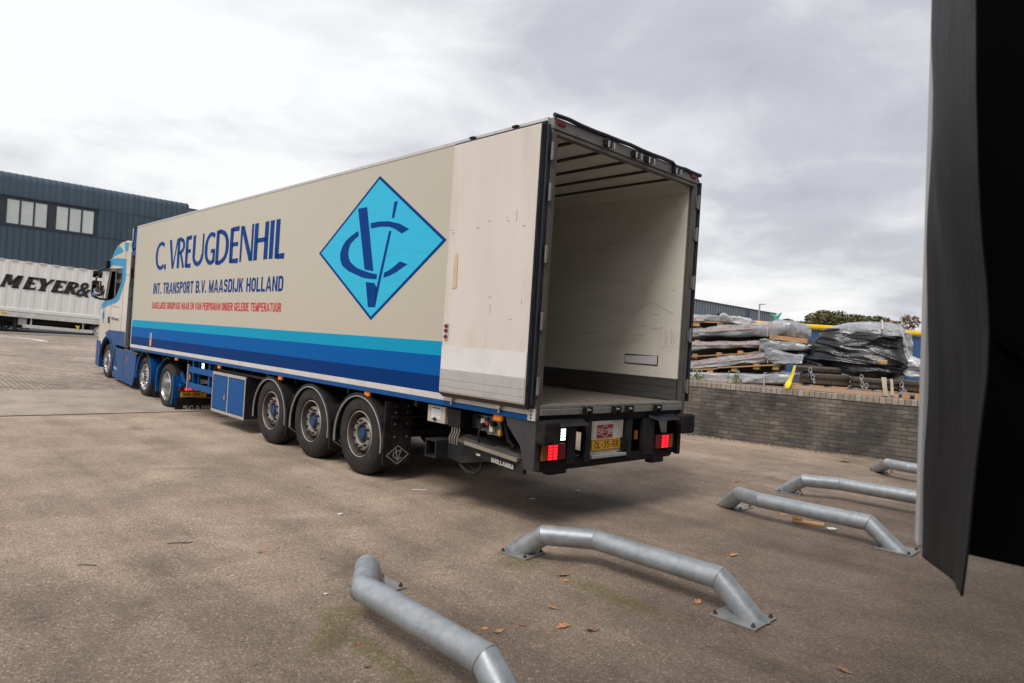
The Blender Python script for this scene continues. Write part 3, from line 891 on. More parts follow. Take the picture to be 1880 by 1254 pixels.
# chassis
def chassis(m):
    for v in (.72, 1.80):
        m.bx(.25, 11.9, v, v + .016, .78, 1.095)
        m.bx(.25, 11.9, v - .06, v + .08, .775, .79)
    for u in lin(.6, 11.6, 14):
        m.bx(u, u + .06, .2, TW - .2, .98, 1.09)
part('chassis_frame', m_chassis, chassis)
for u in (3.164, 4.474, 5.784):
    part('axle', m_chassis, lambda m: m.cyl(P3(u, .3, .51), P3(u, TW - .3, .51), .075), smooth=True)
part('air_tank', m_chassis, lambda m: [m.cyl(P3(7.0, .9, .7), P3(8.4, .9, .7), .16, n=20), m.cyl(P3(7.0, 1.7, .7), P3(8.4, 1.7, .7), .16, n=20)], smooth=True)
part('kingpin_plate', m_black, lambda m: m.bx(10.9, 13.2, .4, TW - .4, 1.04, 1.09))
for v in (.45, TW - .45):
    part('landing_leg', m_chassis, lambda m: [m.bx(9.0, 9.14, v - .07, v + .07, .42, 1.08), m.bx(9.03, 9.11, v - .045, v + .045, .2, .42), m.bx(8.96, 9.18, v - .11, v + .11, .17, .2)])

# wheels: mesh data shared, the outer face looks along +y
def tyre_mesh(name, r, wd, ri):
    prof = [(ri, -.045), (ri + .035, -.012), (r * .78, 0), (r * .80, -.004), (r * .88, -.010), (r * .95, -.032), (r - .006, -.062), (r, -.085)]
    for g in lin(-.085, -(wd - .085), 5)[1:-1]:
        prof += [(r, g + .008), (r - .014, g + .005), (r - .014, g - .005), (r, g - .008)]
    prof += [(r, -(wd - .085)), (r - .006, -(wd - .062)), (r * .95, -(wd - .03)), (r * .80, -wd), (ri + .03, -wd + .02), (ri, -wd + .06)]
    m = MB().lathe(prof, 56)
    me = m.mesh(name, True, 30)
    me.materials.append(m_tyre)
    return me
def lathe_mesh(name, prof, mat, n=44, ang=30):
    me = MB().lathe(prof, n).mesh(name, True, ang)
    me.materials.append(mat)
    return me
def nuts_mesh(name, r, y0, y1, rn, k, mat, ph=0):
    m = MB()
    for i in range(k):
        t = 2 * math.pi * i / k + ph
        c = (r * math.cos(t), 0, r * math.sin(t))
        m.cyl((c[0], y0, c[2]), (c[0], y1, c[2]), rn, n=6)
        m.cyl((c[0], y1, c[2]), (c[0], y1 + .02, c[2]), rn * .55, n=6)
    me = m.mesh(name)
    me.materials.append(mat)
    return me
tyA = tyre_mesh('tyre', .52, .385, .292)
rimA = lathe_mesh('rim', [(.300, -.05), (.304, -.030), (.292, -.024), (.286, -.034), (.279, -.06), (.270, -.10), (.262, -.165), (.25, -.185), (.20, -.19), (.0, -.19)], m_rimb)
edgeA = lathe_mesh('rim_edge', [(.297, -.0225), (.291, -.018), (.286, -.026)], m_trim)
discA = lathe_mesh('wheel_disc', [(.228, -.186), (.220, -.10), (.212, -.072), (.20, -.060), (.14, -.056), (.126, -.066), (.118, -.14)], m_disc)
nutA = nuts_mesh('wheel_nuts', .172, -.06, -.028, .0165, 10, m_nut)
hubA = lathe_mesh('hub', [(.118, -.15), (.10, -.14), (.092, -.085), (.084, -.075), (.078, -.072), (.074, -.052), (.064, -.045), (.03, -.044), (.0, -.044)], m_hub)
def wheel(parent, u, v, z, meshes, flip=False, name='wheel'):
    w = link(name, meshes[0], parent)
    w.location = P3(u, v, z)
    w.rotation_euler = (0, 0, math.pi if flip else 0)
    for me in meshes[1:]:
        link(me.name, me, w).rotation_euler = (0, random.uniform(0, 6), 0)
    return w
for u in (3.164, 4.474, 5.784):
    wheel(tr, u, .02, .515, (tyA, rimA, edgeA, discA, nutA, hubA))
    wheel(tr, u, TW - .02, .515, (tyA, rimA, discA, hubA), True)

# mudguards with a pale edge, flaps hanging between the wheels
def arch(m, uc, zc, r, a0, a1, v0, v1, th=.012, n=26, skirt=0):
    for k in range(n):
        ta, tb = R(a0 + (a1 - a0) * k / n), R(a0 + (a1 - a0) * (k + 1) / n)
        pts = []
        for rr in (r, r + th):
            for t, v in ((ta, v0), (tb, v0), (tb, v1), (ta, v1)):
                pts.append(P3(uc + rr * math.cos(t), v, zc + rr * math.sin(t)))
        m.hexa(pts)
for i, u in enumerate((3.164, 4.474, 5.784)):
    for v0, v1, ev in ((.005, .42, 0), (TW - .42, TW - .005, TW)):
        g = part('mudguard', m_plastic, lambda m: [arch(m, u, .44, .600, -8, 188, v0, v1), arch(m, u, .44, .568, -8, 188, v0 if ev == 0 else v1 - .02, v0 + .02 if ev == 0 else v1, th=.032)], smooth=True)
        if ev == 0:
            part('mudguard_edge', m_trim, lambda m: arch(m, u, .44, .562, -8, 188, -.004, .016, th=.011), g, smooth=True)
    for v in (.0, TW - .45):
        f = part('mud_flap', m_rubber, lambda m: m.bx(u - .615, u - .59, v + .01, v + .42, .20 if i else .215, .62 if i else 1.0), bevel=.006)
        if v == 0:
            uu = u - .6165
            def logo(m):
                def ln(a, b, t=.006):
                    (v1, z1), (v2, z2) = a, b
                    m.beam(P3(uu, v1, z1), P3(uu, v2, z2), t * 2, .002, up=(1, 0, 0))
                c, z = .225, .335
                D = [(c - .165, z), (c, z + .115), (c + .165, z), (c, z - .115)]
                for k in range(4): ln(D[k], D[(k + 1) % 4])
                ln((c - .03, z + .075), (c + .005, z - .08), .008); ln((c + .05, z + .075), (c + .005, z - .08), .005)
                pr = [(c + .01 + .075 * math.cos(R(t)), z + .05 * math.sin(R(t))) for t in range(50, 311, 26)]
                for k in range(len(pr) - 1): ln(pr[k], pr[k + 1], .007)
            part('flap_emblem', m_flaplogo, logo, f)
    part('mudguard_arm', m_chassis, lambda m: [m.cyl(P3(u - .62, .1, .80), P3(u - .62, .72, .82), .022), m.cyl(P3(u + .62, .1, .80), P3(u + .62, .72, .82), .022)], smooth=True)
part('flap_bolts', m_disc, lambda m: [m.cyl(P3(3.164 - .614, v, z), P3(3.164 - .626, v, z), .012, n=8) for v in (.16, .34) for z in (.94, .86, .72, .56)])

# side guard, tool box, lamps along the edge
part('side_guard_rail', m_rail, lambda m: m.bx(8.24, 9.52, .03, .06, .84, .955), bevel=.006)
part('side_guard_rail', m_rail, lambda m: m.bx(8.24, 9.52, .03, .06, .53, .645), bevel=.006)
part('side_guard_post', m_alu, lambda m: m.bx(9.522, 9.552, .025, .065, .47, .99))
for u in (9.35, 8.5):
    part('side_guard_post', m_rail, lambda m: m.bx(u - .03, u + .03, .062, .11, .5, 1.09))
part('side_reflector', m_orange_d, lambda m: m.bx(9.36, 9.44, .024, .03, .70, .80))
tb = part('tool_box', m_rail, lambda m: m.bx(6.79, 8.21, .05, .62, .27, .93), bevel=.008)
part('box_frame', m_alu, lambda m: [m.bx(6.77, 8.23, .03, .055, .905, .955), m.bx(6.77, 8.23, .03, .055, .235, .28), m.bx(6.77, 6.80, .03, .055, .281, .904), m.bx(8.205, 8.23, .03, .055, .281, .904), m.bx(7.49, 7.52, .03, .055, .281, .904)], tb)
part('box_end', m_chassis, lambda m: m.bx(6.76, 6.788, .035, .63, .25, .94), tb)
part('box_door', m_rail, lambda m: m.bx(7.523, 8.20, .036, .049, .30, .885), tb, bevel=.004)
part('box_door', m_rail, lambda m: m.bx(6.803, 7.487, .036, .049, .30, .885), tb, bevel=.004)
part('box_latch', m_chrome, lambda m: [m.cyl(P3(7.61, .034, .53), P3(7.61, .02, .53), .045, n=18), m.bx(7.58, 7.60, .012, .022, .50, .60)], tb, smooth=True)
part('roof_tray', m_chassis, lambda m: m.bx(6.1, 8.2, .1, .8, .96, 1.0))
for u in (10.22, 7.94, 5.49, 3.01):
    part('side_marker', m_orange, lambda m: m.bx(u - .055, u + .055, .012, .045, 1.022, 1.078), bevel=.008)
wl = part('work_lamp', m_black, lambda m: m.bx(8.79, 8.92, .075, .12, .95, 1.06), bevel=.006)
part('lamp_led', m_whiteglow, lambda m: [m.bx(8.80, 8.91, .070, .074, .96, .998), m.bx(8.80, 8.91, .070, .074, 1.008, 1.048)], wl)
part('red_reflector', m_redlens, lambda m: m.bx(6.50, 6.60, .30, .32, .99, 1.05))
for u, z in ((8.66, .5), (9.19, .6)):
    part('blue_bracket', m_rail, lambda m: m.bx(u, u + .05, .12, .16, z, 1.08))

# gear behind the last wheel on the near side
bb = part('valve_cabinet', M('cabinet_beige', (.50, .44, .36), .5, var=.06, dirt=.3, ds=6), lambda m: m.bx(1.46, 1.78, .07, .26, .865, 1.055), bevel=.005)
lb = part('cabinet_label', M('label_white', (.62, .64, .66), .5, var=.05), lambda m: m.bx(1.535, 1.705, .066, .069, .905, 1.045), bb)
part('label_print', m_inkblack, lambda m: [m.bx(1.55 + k * .024, 1.55 + k * .024 + .018, .064, .0657, 1.02, 1.037) for k in range(6)] + [m.cyl(P3(1.63, .066, .903), P3(1.63, .045, .903), .02, n=10)], bb)
part('label_print', M('print_grey', (.42, .44, .46), .6), lambda m: [m.bx(1.55, 1.69 - .012 * (k % 3), .0643, .0657, 1.004 - k * .014, 1.008 - k * .014) for k in range(5)], bb)
part('control_cabinet', m_black, lambda m: m.bx(1.18, 1.40, .06, .24, .855, 1.055), bevel=.008)
for k in range(4):
    part('air_hose', m_steel, lambda m: m.tube([P3(1.35 - k * .042, .10, .86), P3(1.355 - k * .042, .10, .80), P3(1.385 - k * .042, .09, .73), P3(1.395 - k * .042, .11, .66)], .0085, 8), smooth=True)
def sqtube(m):
    a0, a1, z0, z1, t = 1.46, 1.66, .49, .69, .018
    m.bx(a0, a1, -.03, .9, z1 - t, z1); m.bx(a0, a1, -.03, .9, z0, z0 + t)
    m.bx(a0, a0 + t, -.03, .9, z0 + t, z1 - t); m.bx(a1 - t, a1, -.03, .9, z0 + t, z1 - t)
    m.bx(a0 + t, a1 - t, .3, .32, z0 + t, z1 - t)
part('lift_crossbeam', m_chassis, sqtube)
part('lift_bracket', m_chassis, lambda m: [m.prism([P3(1.44, .12, .72), P3(1.10, .12, .80), P3(.70, .12, .74), P3(.75, .12, .56), P3(1.20, .12, .47), P3(1.44, .12, .50)], (0, -.05, 0)), m.bx(1.06, 1.44, .18, .9, .50, .70)], bevel=.004)
part('grey_beam', M('beam_beige', (.20, .175, .145), .6, var=.2, dirt=.4, ds=5), lambda m: m.hexa([P3(*q) for q in ((.78, .30, .80), (1.2, .30, .86), (1.2, .34, .86), (.78, .34, .80), (.78, .30, .90), (1.2, .30, .965), (1.2, .34, .965), (.78, .34, .90))]))
cp = part('control_panel', M('panel_grey', (.16, .16, .165), .5, .3, var=.15, dirt=.3, ds=6), lambda m: m.prism([P3(.92, .13, 1.03), P3(.63, .13, 1.035), P3(.58, .13, .86), P3(.80, .13, .84), P3(.82, .13, .87), P3(.93, .13, .87)], (0, -.012, 0)))
part('panel_socket', m_board, lambda m: [m.cyl(P3(.85, .125, .975), P3(.85, .09, .975), .034, n=14), m.bx(.685, .735, .085, .125, .885, .97)], cp, smooth=True)
part('panel_socket', m_black, lambda m: [m.cyl(P3(.83, .125, .945), P3(.83, .06, .93), .028, n=12), m.cyl(P3(.69, .125, .965), P3(.69, .07, .965), .026, n=12), m.cyl(P3(.9, .125, 1.01), P3(.9, .115, 1.01), .012, n=8), m.cyl(P3(.80, .125, 1.01), P3(.80, .11, 1.01), .014, n=8)], cp, smooth=True)
part('red_coupling', M('coupling_red', (.35, .03, .06), .5, var=.1), lambda m: m.cyl(P3(.775, .125, .965), P3(.775, .08, .965), .026, n=12), cp, smooth=True)
part('green_cap', M('cap_green', (.06, .16, .03), .5, var=.1), lambda m: m.cyl(P3(.60, .125, .995), P3(.60, .09, .995), .022, n=12), cp, smooth=True)
part('panel_cable', m_rubber, lambda m: m.tube([P3(.85, .09, .95), P3(.87, .07, .88), P3(.885, .075, .80), P3(.89, .09, .74)], .012, 8), cp, smooth=True)
part('panel_clip', m_yellow, lambda m: m.bx(.585, .615, .10, .125, .86, .915), cp)
part('hose_bundle', m_black, lambda m: [m.tube([P3(.56, .14, 1.0), P3(.52, .14, .9), P3(.50, .15, .82), P3(.42, .16, .76)], .022, 8), m.tube([P3(.60, .18, 1.02), P3(.55, .18, .92), P3(.53, .18, .80)], .03, 8)], smooth=True)
part('side_marker', m_orange, lambda m: m.bx(.51, .635, .03, .07, 1.015, 1.075), bevel=.014)
def mirrored(fn):       # a part on the near side and its twin on the far side
    def g(m):
        fn(m, lambda u, v, z: P3(u, v, z)); fn(m, lambda u, v, z: P3(u, TW - v, z))
    return g
def corner_plate(m, v0):
    m.prism([P3(.015, v0, 1.085), P3(.43, v0, 1.08), P3(.40, v0, 1.0), P3(.20, v0, .82), P3(.13, v0, .60), P3(.015, v0, .60)], (0, -.02, 0))
part('corner_plate', M('corner_grey', (.045, .046, .052), .5, .2, var=.2, vs=5, dirt=.4, dcol=(.10, .07, .05), ds=4), lambda m: [corner_plate(m, .015), m.bx(.0, .05, .016, .10, .60, 1.09)], bevel=.004)
part('corner_plate', m_chassis, lambda m: [corner_plate(m, TW - .035), m.bx(.0, .05, TW - .10, TW - .036, .60, 1.09)], bevel=.004)
part('corner_cap', m_whiterail, lambda m: m.bx(.0, .10, -.01, .02, 1.085, 1.20), bevel=.004)
part('bolt_heads', m_bolt, lambda m: [m.cyl(P3(.05, -.01, z), P3(.05, -.018, z), .009, n=8) for z in (1.11, 1.14, 1.175)])

# folded tail lift under the back, with its maker's plate
def lift(m):
    m.hexa([P3(*q) for q in ((.20, .0, .66), (1.15, .0, .725), (1.15, 1.0, .725), (.20, 1.0, .66), (.20, .0, .695), (1.15, .0, .76), (1.15, 1.0, .76), (.20, 1.0, .695))])
part('lift_platform', M('lift_deck', (.12, .105, .095), .6, .2, var=.3, vs=6, dirt=.5, dcol=(.05, .04, .035), ds=5), lift)
part('platform_edge', M('lift_edge', (.30, .265, .215), .5, .3, var=.2, dirt=.4, dcol=(.12, .1, .08), ds=6), lambda m: m.hexa([P3(*q) for q in ((.20, -.02, .662), (1.0, -.02, .715), (1.0, .0, .715), (.20, .0, .662), (.20, -.02, .70), (1.0, -.02, .752), (1.0, .0, .752), (.20, .0, .70))]))
bp = part('lift_arm', m_chassis, lambda m: m.prism([P3(.93, .02, .70), P3(.14, .02, .645), P3(.14, .02, .545), P3(.45, .02, .565), P3(.86, .02, .62), P3(.90, .02, .66)], (0, -.05, 0)), bevel=.004)
part('name_plate', m_inkblack, lambda m: m.hexa([P3(*q) for q in ((.255, .012, .57), (.60, .012, .594), (.60, .02, .594), (.255, .02, .57), (.255, .012, .622), (.60, .012, .648), (.60, .02, .648), (.255, .02, .622))]), bp)
block('lettering', 'DHOLLANDIA', P3(.592, .0095, .598), (-.33, 0, -.0235), (0, 0, .045), M('plate_print', (.62, .61, .59), .5), bp, tx=.30, ty=.17, gap=.2, depth=.0003)
part('plate_mark', m_board, lambda m: m.bx(.77, .83, .012, .016, .625, .645), bp)
part('spring_hose', m_chassis, lambda m: [m.tube([P3(1.25, .15, .46), P3(1.1, .12, .40), P3(.95, .12, .40), P3(.88, .14, .47), P3(.90, .15, .52)], .018, 8), m.tube([P3(1.15, .2, .47), P3(1.0, .16, .42), P3(.92, .2, .50)], .014, 8)], smooth=True)

# rear beam, lamps, number plate
part('rear_crossmember', m_black, lambda m: [m.bx(.02, .16, .1, TW - .1, 1.055, 1.13), m.bx(.1, .2, .1, TW - .1, .99, 1.054)], bevel=.004)
part('bumper_beam', m_black, lambda m: m.bx(.0, .10, .10, 2.15, .585, .685), bevel=.008)
part('bumper_tube', m_black, lambda m: m.cyl(P3(.10, 1.9, .625), P3(.10, 2.44, .625), .062, n=18), smooth=True)
part('bumper_foot', m_black, lambda m: m.bx(.0, .10, .24, .50, .545, .59), bevel=.01)
part('bumper_foot', m_black, lambda m: m.bx(.0, .10, 1.98, 2.22, .53, .60), bevel=.01)
for va, vb in ((.10, .80), (1.55, TW - .1)):
    part('back_panel', m_black, lambda m: m.bx(.16, .18, va, vb, .64, 1.0))
for v in (.745, 1.45):
    part('plate_upright', m_chassis, lambda m: m.bx(-.02, .05, v, v + .09, .64, 1.054), bevel=.006)
part('plate_upright', m_chassis, lambda m: m.bx(-.015, .05, .47, .60, .64, 1.05), bevel=.006)
part('plate_upright', m_chassis, lambda m: m.bx(-.015, .05, 1.78, 1.98, .64, 1.05), bevel=.006)
bd = part('plate_board', m_board, lambda m: m.bx(.02, .032, .87, 1.42, .71, 1.05), bevel=.003)
part('plate_shelf', m_alu, lambda m: m.bx(-.03, .03, .86, 1.44, .665, .70), bd, bevel=.004)
np_ = part('number_plate', m_yellow, lambda m: m.bx(.006, .012, .868, 1.372, .74, .856), bd, bevel=.003)
part('plate_border', m_inkblack, lambda m: [m.bx(.0035, .0058, .872, 1.368, .849, .853), m.bx(.0035, .0058, .872, 1.368, .743, .747), m.bx(.0035, .0058, 1.364, 1.368, .747, .849), m.bx(.0035, .0058, .872, .876, .747, .849)], np_)
block('lettering', 'OL-35-RR', P3(.0052, .925, .762), (0, -.41, 0), (0, 0, .073), m_inkblack, np_, tx=.24, ty=.15, gap=.22, depth=.0001)
def pacton(m):
    c, z = 1.10, .94
    m.bx(.0155, .019, c - .135, c + .135, .873, 1.008)
    m.cyl(P3(.0185, c, z), P3(.0145, c, z), .062, n=28)
pk = part('maker_sign', m_pacton, pacton, bd)
part('sign_ring', m_board, lambda m: [m.bx(.0148, .0152, 1.10 - .135, 1.10 - .06, z, z + .006) for z in (.908, .964)] + [m.bx(.0148, .0152, 1.10 + .06, 1.10 + .135, z, z + .006) for z in (.908, .964)] + [m.add([P3(.0138, 1.10 + r * math.cos(2 * math.pi * (k + q) / 28), .94 + r * math.sin(2 * math.pi * (k + q) / 28)) for r, q in ((.062, 0), (.062, 1), (.055, 1), (.055, 0))], [(0, 1, 2, 3)]) for k in range(28)], bd)
block('lettering', 'PACTON', P3(.0135, .972, .9215), (0, -.256, 0), (0, 0, .037), m_board, bd, tx=.26, ty=.17, gap=.2, depth=.0002)
part('side_socket', m_black, lambda m: [m.cyl(P3(-.03, 1.42, .80), P3(.01, 1.42, .80), .05, n=18), m.bx(-.02, .02, 1.375, 1.42, .725, .86)], bd, smooth=True)
part('orange_light', m_orange_d, lambda m: m.bx(.02, .04, 1.66, 1.70, .82, .92))
part('coil_cable', m_board, lambda m: [m.cyl(P3(.12, .62 + k * .012, .90), P3(.12, .62 + k * .012, .93), .005, n=6) for k in range(10)] + [m.bx(.115, .125, .61, .75, .885, .905)])
def tail(v0, s, glow_first):
    """lamp cluster: amber, two blocks of red lights, dark red"""
    w = (.085, .155, .11)
    b = part('tail_light', m_black, lambda m: m.bx(-.02, .02, v0, v0 + .37, .695, .865), bevel=.008)
    order = ('a', 'g', 'r') if s > 0 else ('r', 'g', 'a')
    x = v0 + .01
    for k in order:
        wd = {'a': .08, 'g': .16, 'r': .105}[k]
        if k == 'a': part('amber_lens', m_orange_d, lambda m: m.bx(-.034, -.021, x, x + wd - .004, .70, .86), b, bevel=.005)
        if k == 'r': part('red_lens', m_redlens, lambda m: m.bx(-.034, -.021, x, x + wd - .004, .70, .86), b, bevel=.005)
        if k == 'g':
            part('red_lens', m_redlens, lambda m: m.bx(-.032, -.021, x, x + wd - .004, .70, .86), b)
            part('led_block', m_redglow, lambda m: [m.bx(-.037, -.0325, x + .010 + q * .072, x + .066 + q * .072, .707 + j * .030, .728 + j * .030) for q in (0, 1) for j in range(5)], b)
        x += wd
    return b
tail(.075, 1, True)
tail(1.99, -1, True)
wlamp = part('reversing_lamp', m_black, lambda m: m.bx(-.01, .02, .355, .48, .875, 1.02), bevel=.006)
part('lamp_led', m_whiteglow, lambda m: [m.bx(-.0135, -.0105, .368 + q * .024, .386 + q * .024, .885 + j * .030, .908 + j * .030) for q in range(3) for j in range(4)], wlamp)
part('corner_gusset', m_board, lambda m: m.prism([P3(.015, .235, 1.02), P3(.015, .335, 1.02), P3(.015, .335, .87), P3(.015, .28, .87)], (.01, 0, 0)))
part('corner_gusset', m_board, lambda m: m.prism([P3(.015, 2.10, 1.02), P3(.015, 2.27, 1.02), P3(.015, 2.27, .87), P3(.015, 2.17, .87)], (.01, 0, 0)))
for v0, v1 in ((.20, .70), (1.86, 2.37)):
    part('lamp_hood', m_plastic, lambda m: m.hexa([P3(*q) for q in ((-.13, v0 + .02, 1.035), (.02, v0, 1.05), (.02, v1, 1.05), (-.13, v1 - .03, 1.035), (-.10, v0 + .02, 1.062), (.02, v0, 1.10), (.02, v1, 1.10), (-.10, v1 - .04, 1.062))]), bevel=.012)
for v0, v1 in ((.005, .235), (2.40, 2.66)):
    bf = part('rubber_buffer', m_rubber, lambda m: m.bx(-.13, .0, v0, v1, .865, 1.095), bevel=.025)
    part('buffer_bolts', m_gasket, lambda m: [m.cyl(P3(-.125, v0 + a, z), P3(-.1315, v0 + a, z), .011, n=8) for a in (.06, .17) for z in (.91, 1.05)], bf)
part('side_flap', m_rubber, lambda m: m.bx(.03, .06, 2.32, 2.58, .64, .87), bevel=.01)

# cooling unit on the front wall
fr = part('cooling_unit', m_black, lambda m: m.bx(TL + .01, TL + .30, .25, TW - .25, 2.0, 3.8), bevel=.02)
part('unit_cover', m_rail, lambda m: [m.bx(TL + .10, TL + .42, .0, .24, 3.50, 3.96), m.bx(TL + .05, TL + .34, .0, .12, 3.32, 3.44)], fr, bevel=.02)
part('unit_top', m_black, lambda m: m.bx(TL + .01, TL + .62, -.01, TW - .05, 3.975, 4.03), fr)
part('unit_pipe', m_chrome, lambda m: m.tube([P3(TL + .2, -.02, 3.97), P3(TL + .23, -.02, 3.7), P3(TL + .34, -.02, 3.55), P3(TL + .3, -.01, 3.4)], .022, 8), fr, smooth=True)
part('spiral_hose', m_rubber, lambda m: m.tube([P3(TL + .16 + .05 * math.sin(t * 5), .03 + .03 * math.cos(t * 5), 3.35 - t * .35) for t in lin(0, 6.4, 50)], .016, 6), smooth=True)
part('front_bracket', m_black, lambda m: [m.bx(TL + .02, TL + .34, .0, .3, z, z + .06) for z in (3.15, 2.55, 2.25)])
part('front_channel', m_black, lambda m: m.bx(TL + .02, TL + .26, .0, .16, 1.15, 2.75))

# ------------------------------------------------------------------ the tractor unit, turned a little away from the trailer
TH_T = R(43)
PITCH = R(2.3)
Dc = Vector((-6.336, 15.233, 0))
tu = empty('tractor_unit', (Dc.x, Dc.y, -.04), (0, -PITCH, TH_T + R(90)))
tag(tu, 'cream and blue lorry tractor unit coupled to the front of the long cream trailer', 'lorry')
def tp(name, mat, fn, parent=tu, **kw):
    return part(name, mat, fn, parent, **kw)
HV = 1.25
def Q(u, z, v=0.0):      # on the near side plane, v measured inwards
    return Vector((u, HV - v, z))
def side(m, pts, v0=0.0, th=.02, holes=()):
    m.prism([Q(u, z, v0) for u, z in pts], (0, -th, 0), [[Q(u, z, v0) for u, z in h] for h in holes])
def rbox(m, u0, u1, v0, v1, z0, z1):      # v from the near side inwards
    m.box(u0, u1, HV - v1, HV - v0, z0, z1)
prof_top = [(3.40, 3.60), (3.9, 3.63), (4.35, 3.60), (4.75, 3.51), (5.05, 3.38), (5.22, 3.20), (5.30, 3.0)]
front = [(5.30, 3.0), (5.62, 2.55), (5.92, 2.02), (6.10, 1.70), (6.16, 1.2), (6.17, .95)]
outer = [(3.40, 1.0)] + prof_top + front[1:] + [(5.85, .93)] + [(5.05 + .78 * math.cos(R(a)), .45 + .70 * math.sin(R(a))) for a in range(30, 181, 15)] + [(4.27, 1.0)]
win = [(5.28, 2.86), (4.62, 2.87), (4.62, 2.22), (4.85, 2.14), (5.60, 2.06)]
tp('cab_side', m_cab, lambda m: side(m, outer, 0, .03, [win]), bevel=.008)
tp('cab_side', m_cab, lambda m: side(m, outer, 2.47, .03, [win]), bevel=.008)
def sweep(name, mat, prof, v0=.03, v1=2.47, th=.03):
    mb = MB()
    mb.strip([Q(u, z, v0) for u, z in prof], (0, -(v1 - v0), 0))
    return mb.build(name, mat, tu, smooth=True, solid=th)
sweep('roof_shell', m_cab, prof_top)
sweep('windscreen', m_glass, front[0:3], th=.012)
sweep('front_panel', m_cab, front[2:])
sweep('cab_back', m_cab, [(3.42, 1.0), (3.42, 3.59)], .2, 2.3)
sweep('cab_floor', m_black, [(3.45, 1.25), (5.95, 1.25)])
tp('seat', m_gasket, lambda m: [rbox(m, 4.35, 4.85, .35, .85, 1.45, 1.75), rbox(m, 4.25, 4.40, .35, .85, 1.75, 2.5), rbox(m, 4.35, 4.85, 1.6, 2.1, 1.45, 1.75), rbox(m, 4.25, 4.40, 1.6, 2.1, 1.75, 2.5)], bevel=.04)
tp('dashboard', m_gasket, lambda m: rbox(m, 5.45, 5.95, .1, 2.4, 1.5, 2.0), bevel=.05)
def ring(m, c, ax, r, t, n=24):
    ax = Vector(ax).normalized(); x = ax.orthogonal().normalized(); y = ax.cross(x)
    pts = [Vector(c) + x * r * math.cos(2 * math.pi * i / n) + y * r * math.sin(2 * math.pi * i / n) for i in range(n + 1)]
    m.tube(pts, t, 8, False)
tp('steering_wheel', m_black, lambda m: ring(m, Q(5.28, 2.05, .60), (-.6, 0, .8), .21, .016), smooth=True)
# painted bands, window trim, door seams
band = [(5.37, 3.19), (4.6, 3.21), (3.77, 3.18), (3.715, 2.68), (4.2, 2.15), (4.53, 2.05), (5.2, 1.96), (5.97, 1.83), (5.99, 1.95), (5.75, 2.06), (5.1, 2.10), (4.62, 2.18), (4.44, 2.24), (4.02, 2.62), (4.06, 2.99), (5.0, 3.03), (5.42, 3.01)]
tp('cyan_band', m_cabcyan, lambda m: side(m, band, -.006, .005))
tp('roof_flash', m_cabcyan, lambda m: side(m, [(3.62, 3.58), (4.05, 3.60), (3.95, 3.40), (3.72, 3.36)], -.006, .005))
tp('roof_flash', m_cabcyan, lambda m: side(m, [(4.10, 3.40), (4.55, 3.53), (4.85, 3.46), (5.10, 3.32), (5.18, 3.22), (4.75, 3.30), (4.3, 3.33)], -.006, .005))
tp('window_frame', m_gasket, lambda m: side(m, [(5.34, 2.93), (4.06, 2.95), (4.02, 2.62), (4.43, 2.25), (4.62, 2.16), (5.70, 2.03)], -.004, .006, [win]))
tp('quarter_glass', m_glass, lambda m: side(m, [(4.56, 2.88), (4.12, 2.89), (4.09, 2.64), (4.46, 2.31), (4.56, 2.27)], -.008, .006))
tp('window_bar', m_alufr, lambda m: side(m, [(5.22, 2.90), (4.66, 2.91), (4.66, 2.87), (5.22, 2.86)], -.012, .008))
tp('window_bar', m_alufr, lambda m: side(m, [(4.70, 2.87), (4.62, 2.87), (4.62, 2.20), (4.70, 2.18)], -.012, .008))
tp('door_seam', m_black, lambda m: [side(m, [(4.965, 2.0), (4.955, 2.0), (4.955, 1.32), (4.965, 1.32)], -.003, .004), side(m, [(4.95, 1.955), (4.08, 1.955), (4.08, 1.947), (4.95, 1.947)], -.003, .004), side(m, [(3.85, 3.55), (3.842, 3.55), (3.842, 1.35), (3.85, 1.35)], -.003, .004), side(m, [(4.0, 2.79), (3.40, 2.79), (3.40, 2.782), (4.0, 2.782)], -.003, .004)])
tp('door_handle', m_black, lambda m: rbox(m, 5.02, 5.17, -.012, .0, 1.49, 1.66), bevel=.015)
em = tp('door_emblem', m_cabcyan, lambda m: side(m, [(5.60, 1.66), (5.72, 1.44), (5.84, 1.66), (5.72, 1.87)], -.006, .005))
tp('emblem_print', m_ink, lambda m: side(m, [(5.76, 1.75), (5.73, 1.75), (5.71, 1.56), (5.74, 1.56)], -.009, .002), em)
text('lettering', 'VREUGDENHIL', Q(4.88, 1.60, -.002), (-.78, 0, 0), (0, 0, .07), m_ink, tu, bold=.02)
tp('lower_panel', m_tractor, lambda m: side(m, [(3.40, 1.0), (3.42, 1.38), (4.5, 1.335), (4.98, 1.32), (5.36, 1.22)] + [(5.05 + .79 * math.cos(R(a)), .45 + .71 * math.sin(R(a))) for a in range(75, 181, 15)] + [(4.25, 1.0)], -.007, .006))
tp('bumper', m_tractor, lambda m: [rbox(m, 5.78, 6.22, -.01, 2.51, .24, .93), rbox(m, 6.0, 6.24, .0, 2.5, .93, 1.10)], bevel=.05)
tp('grille', m_black, lambda m: rbox(m, 6.17, 6.19, .5, 2.0, .95, 1.75))
tp('front_light', m_redlens, lambda m: rbox(m, 5.82, 5.93, -.02, .0, .62, .82), bevel=.01)
tp('step_guard', m_tractor, lambda m: side(m, [(5.80, .95), (6.21, .97), (6.21, .30), (5.78, .24)], -.016, .006))
tp('yellow_sticker', m_yellow, lambda m: side(m, [(6.02, 1.42), (6.10, 1.42), (6.10, 1.30), (6.02, 1.30)], -.006, .004))
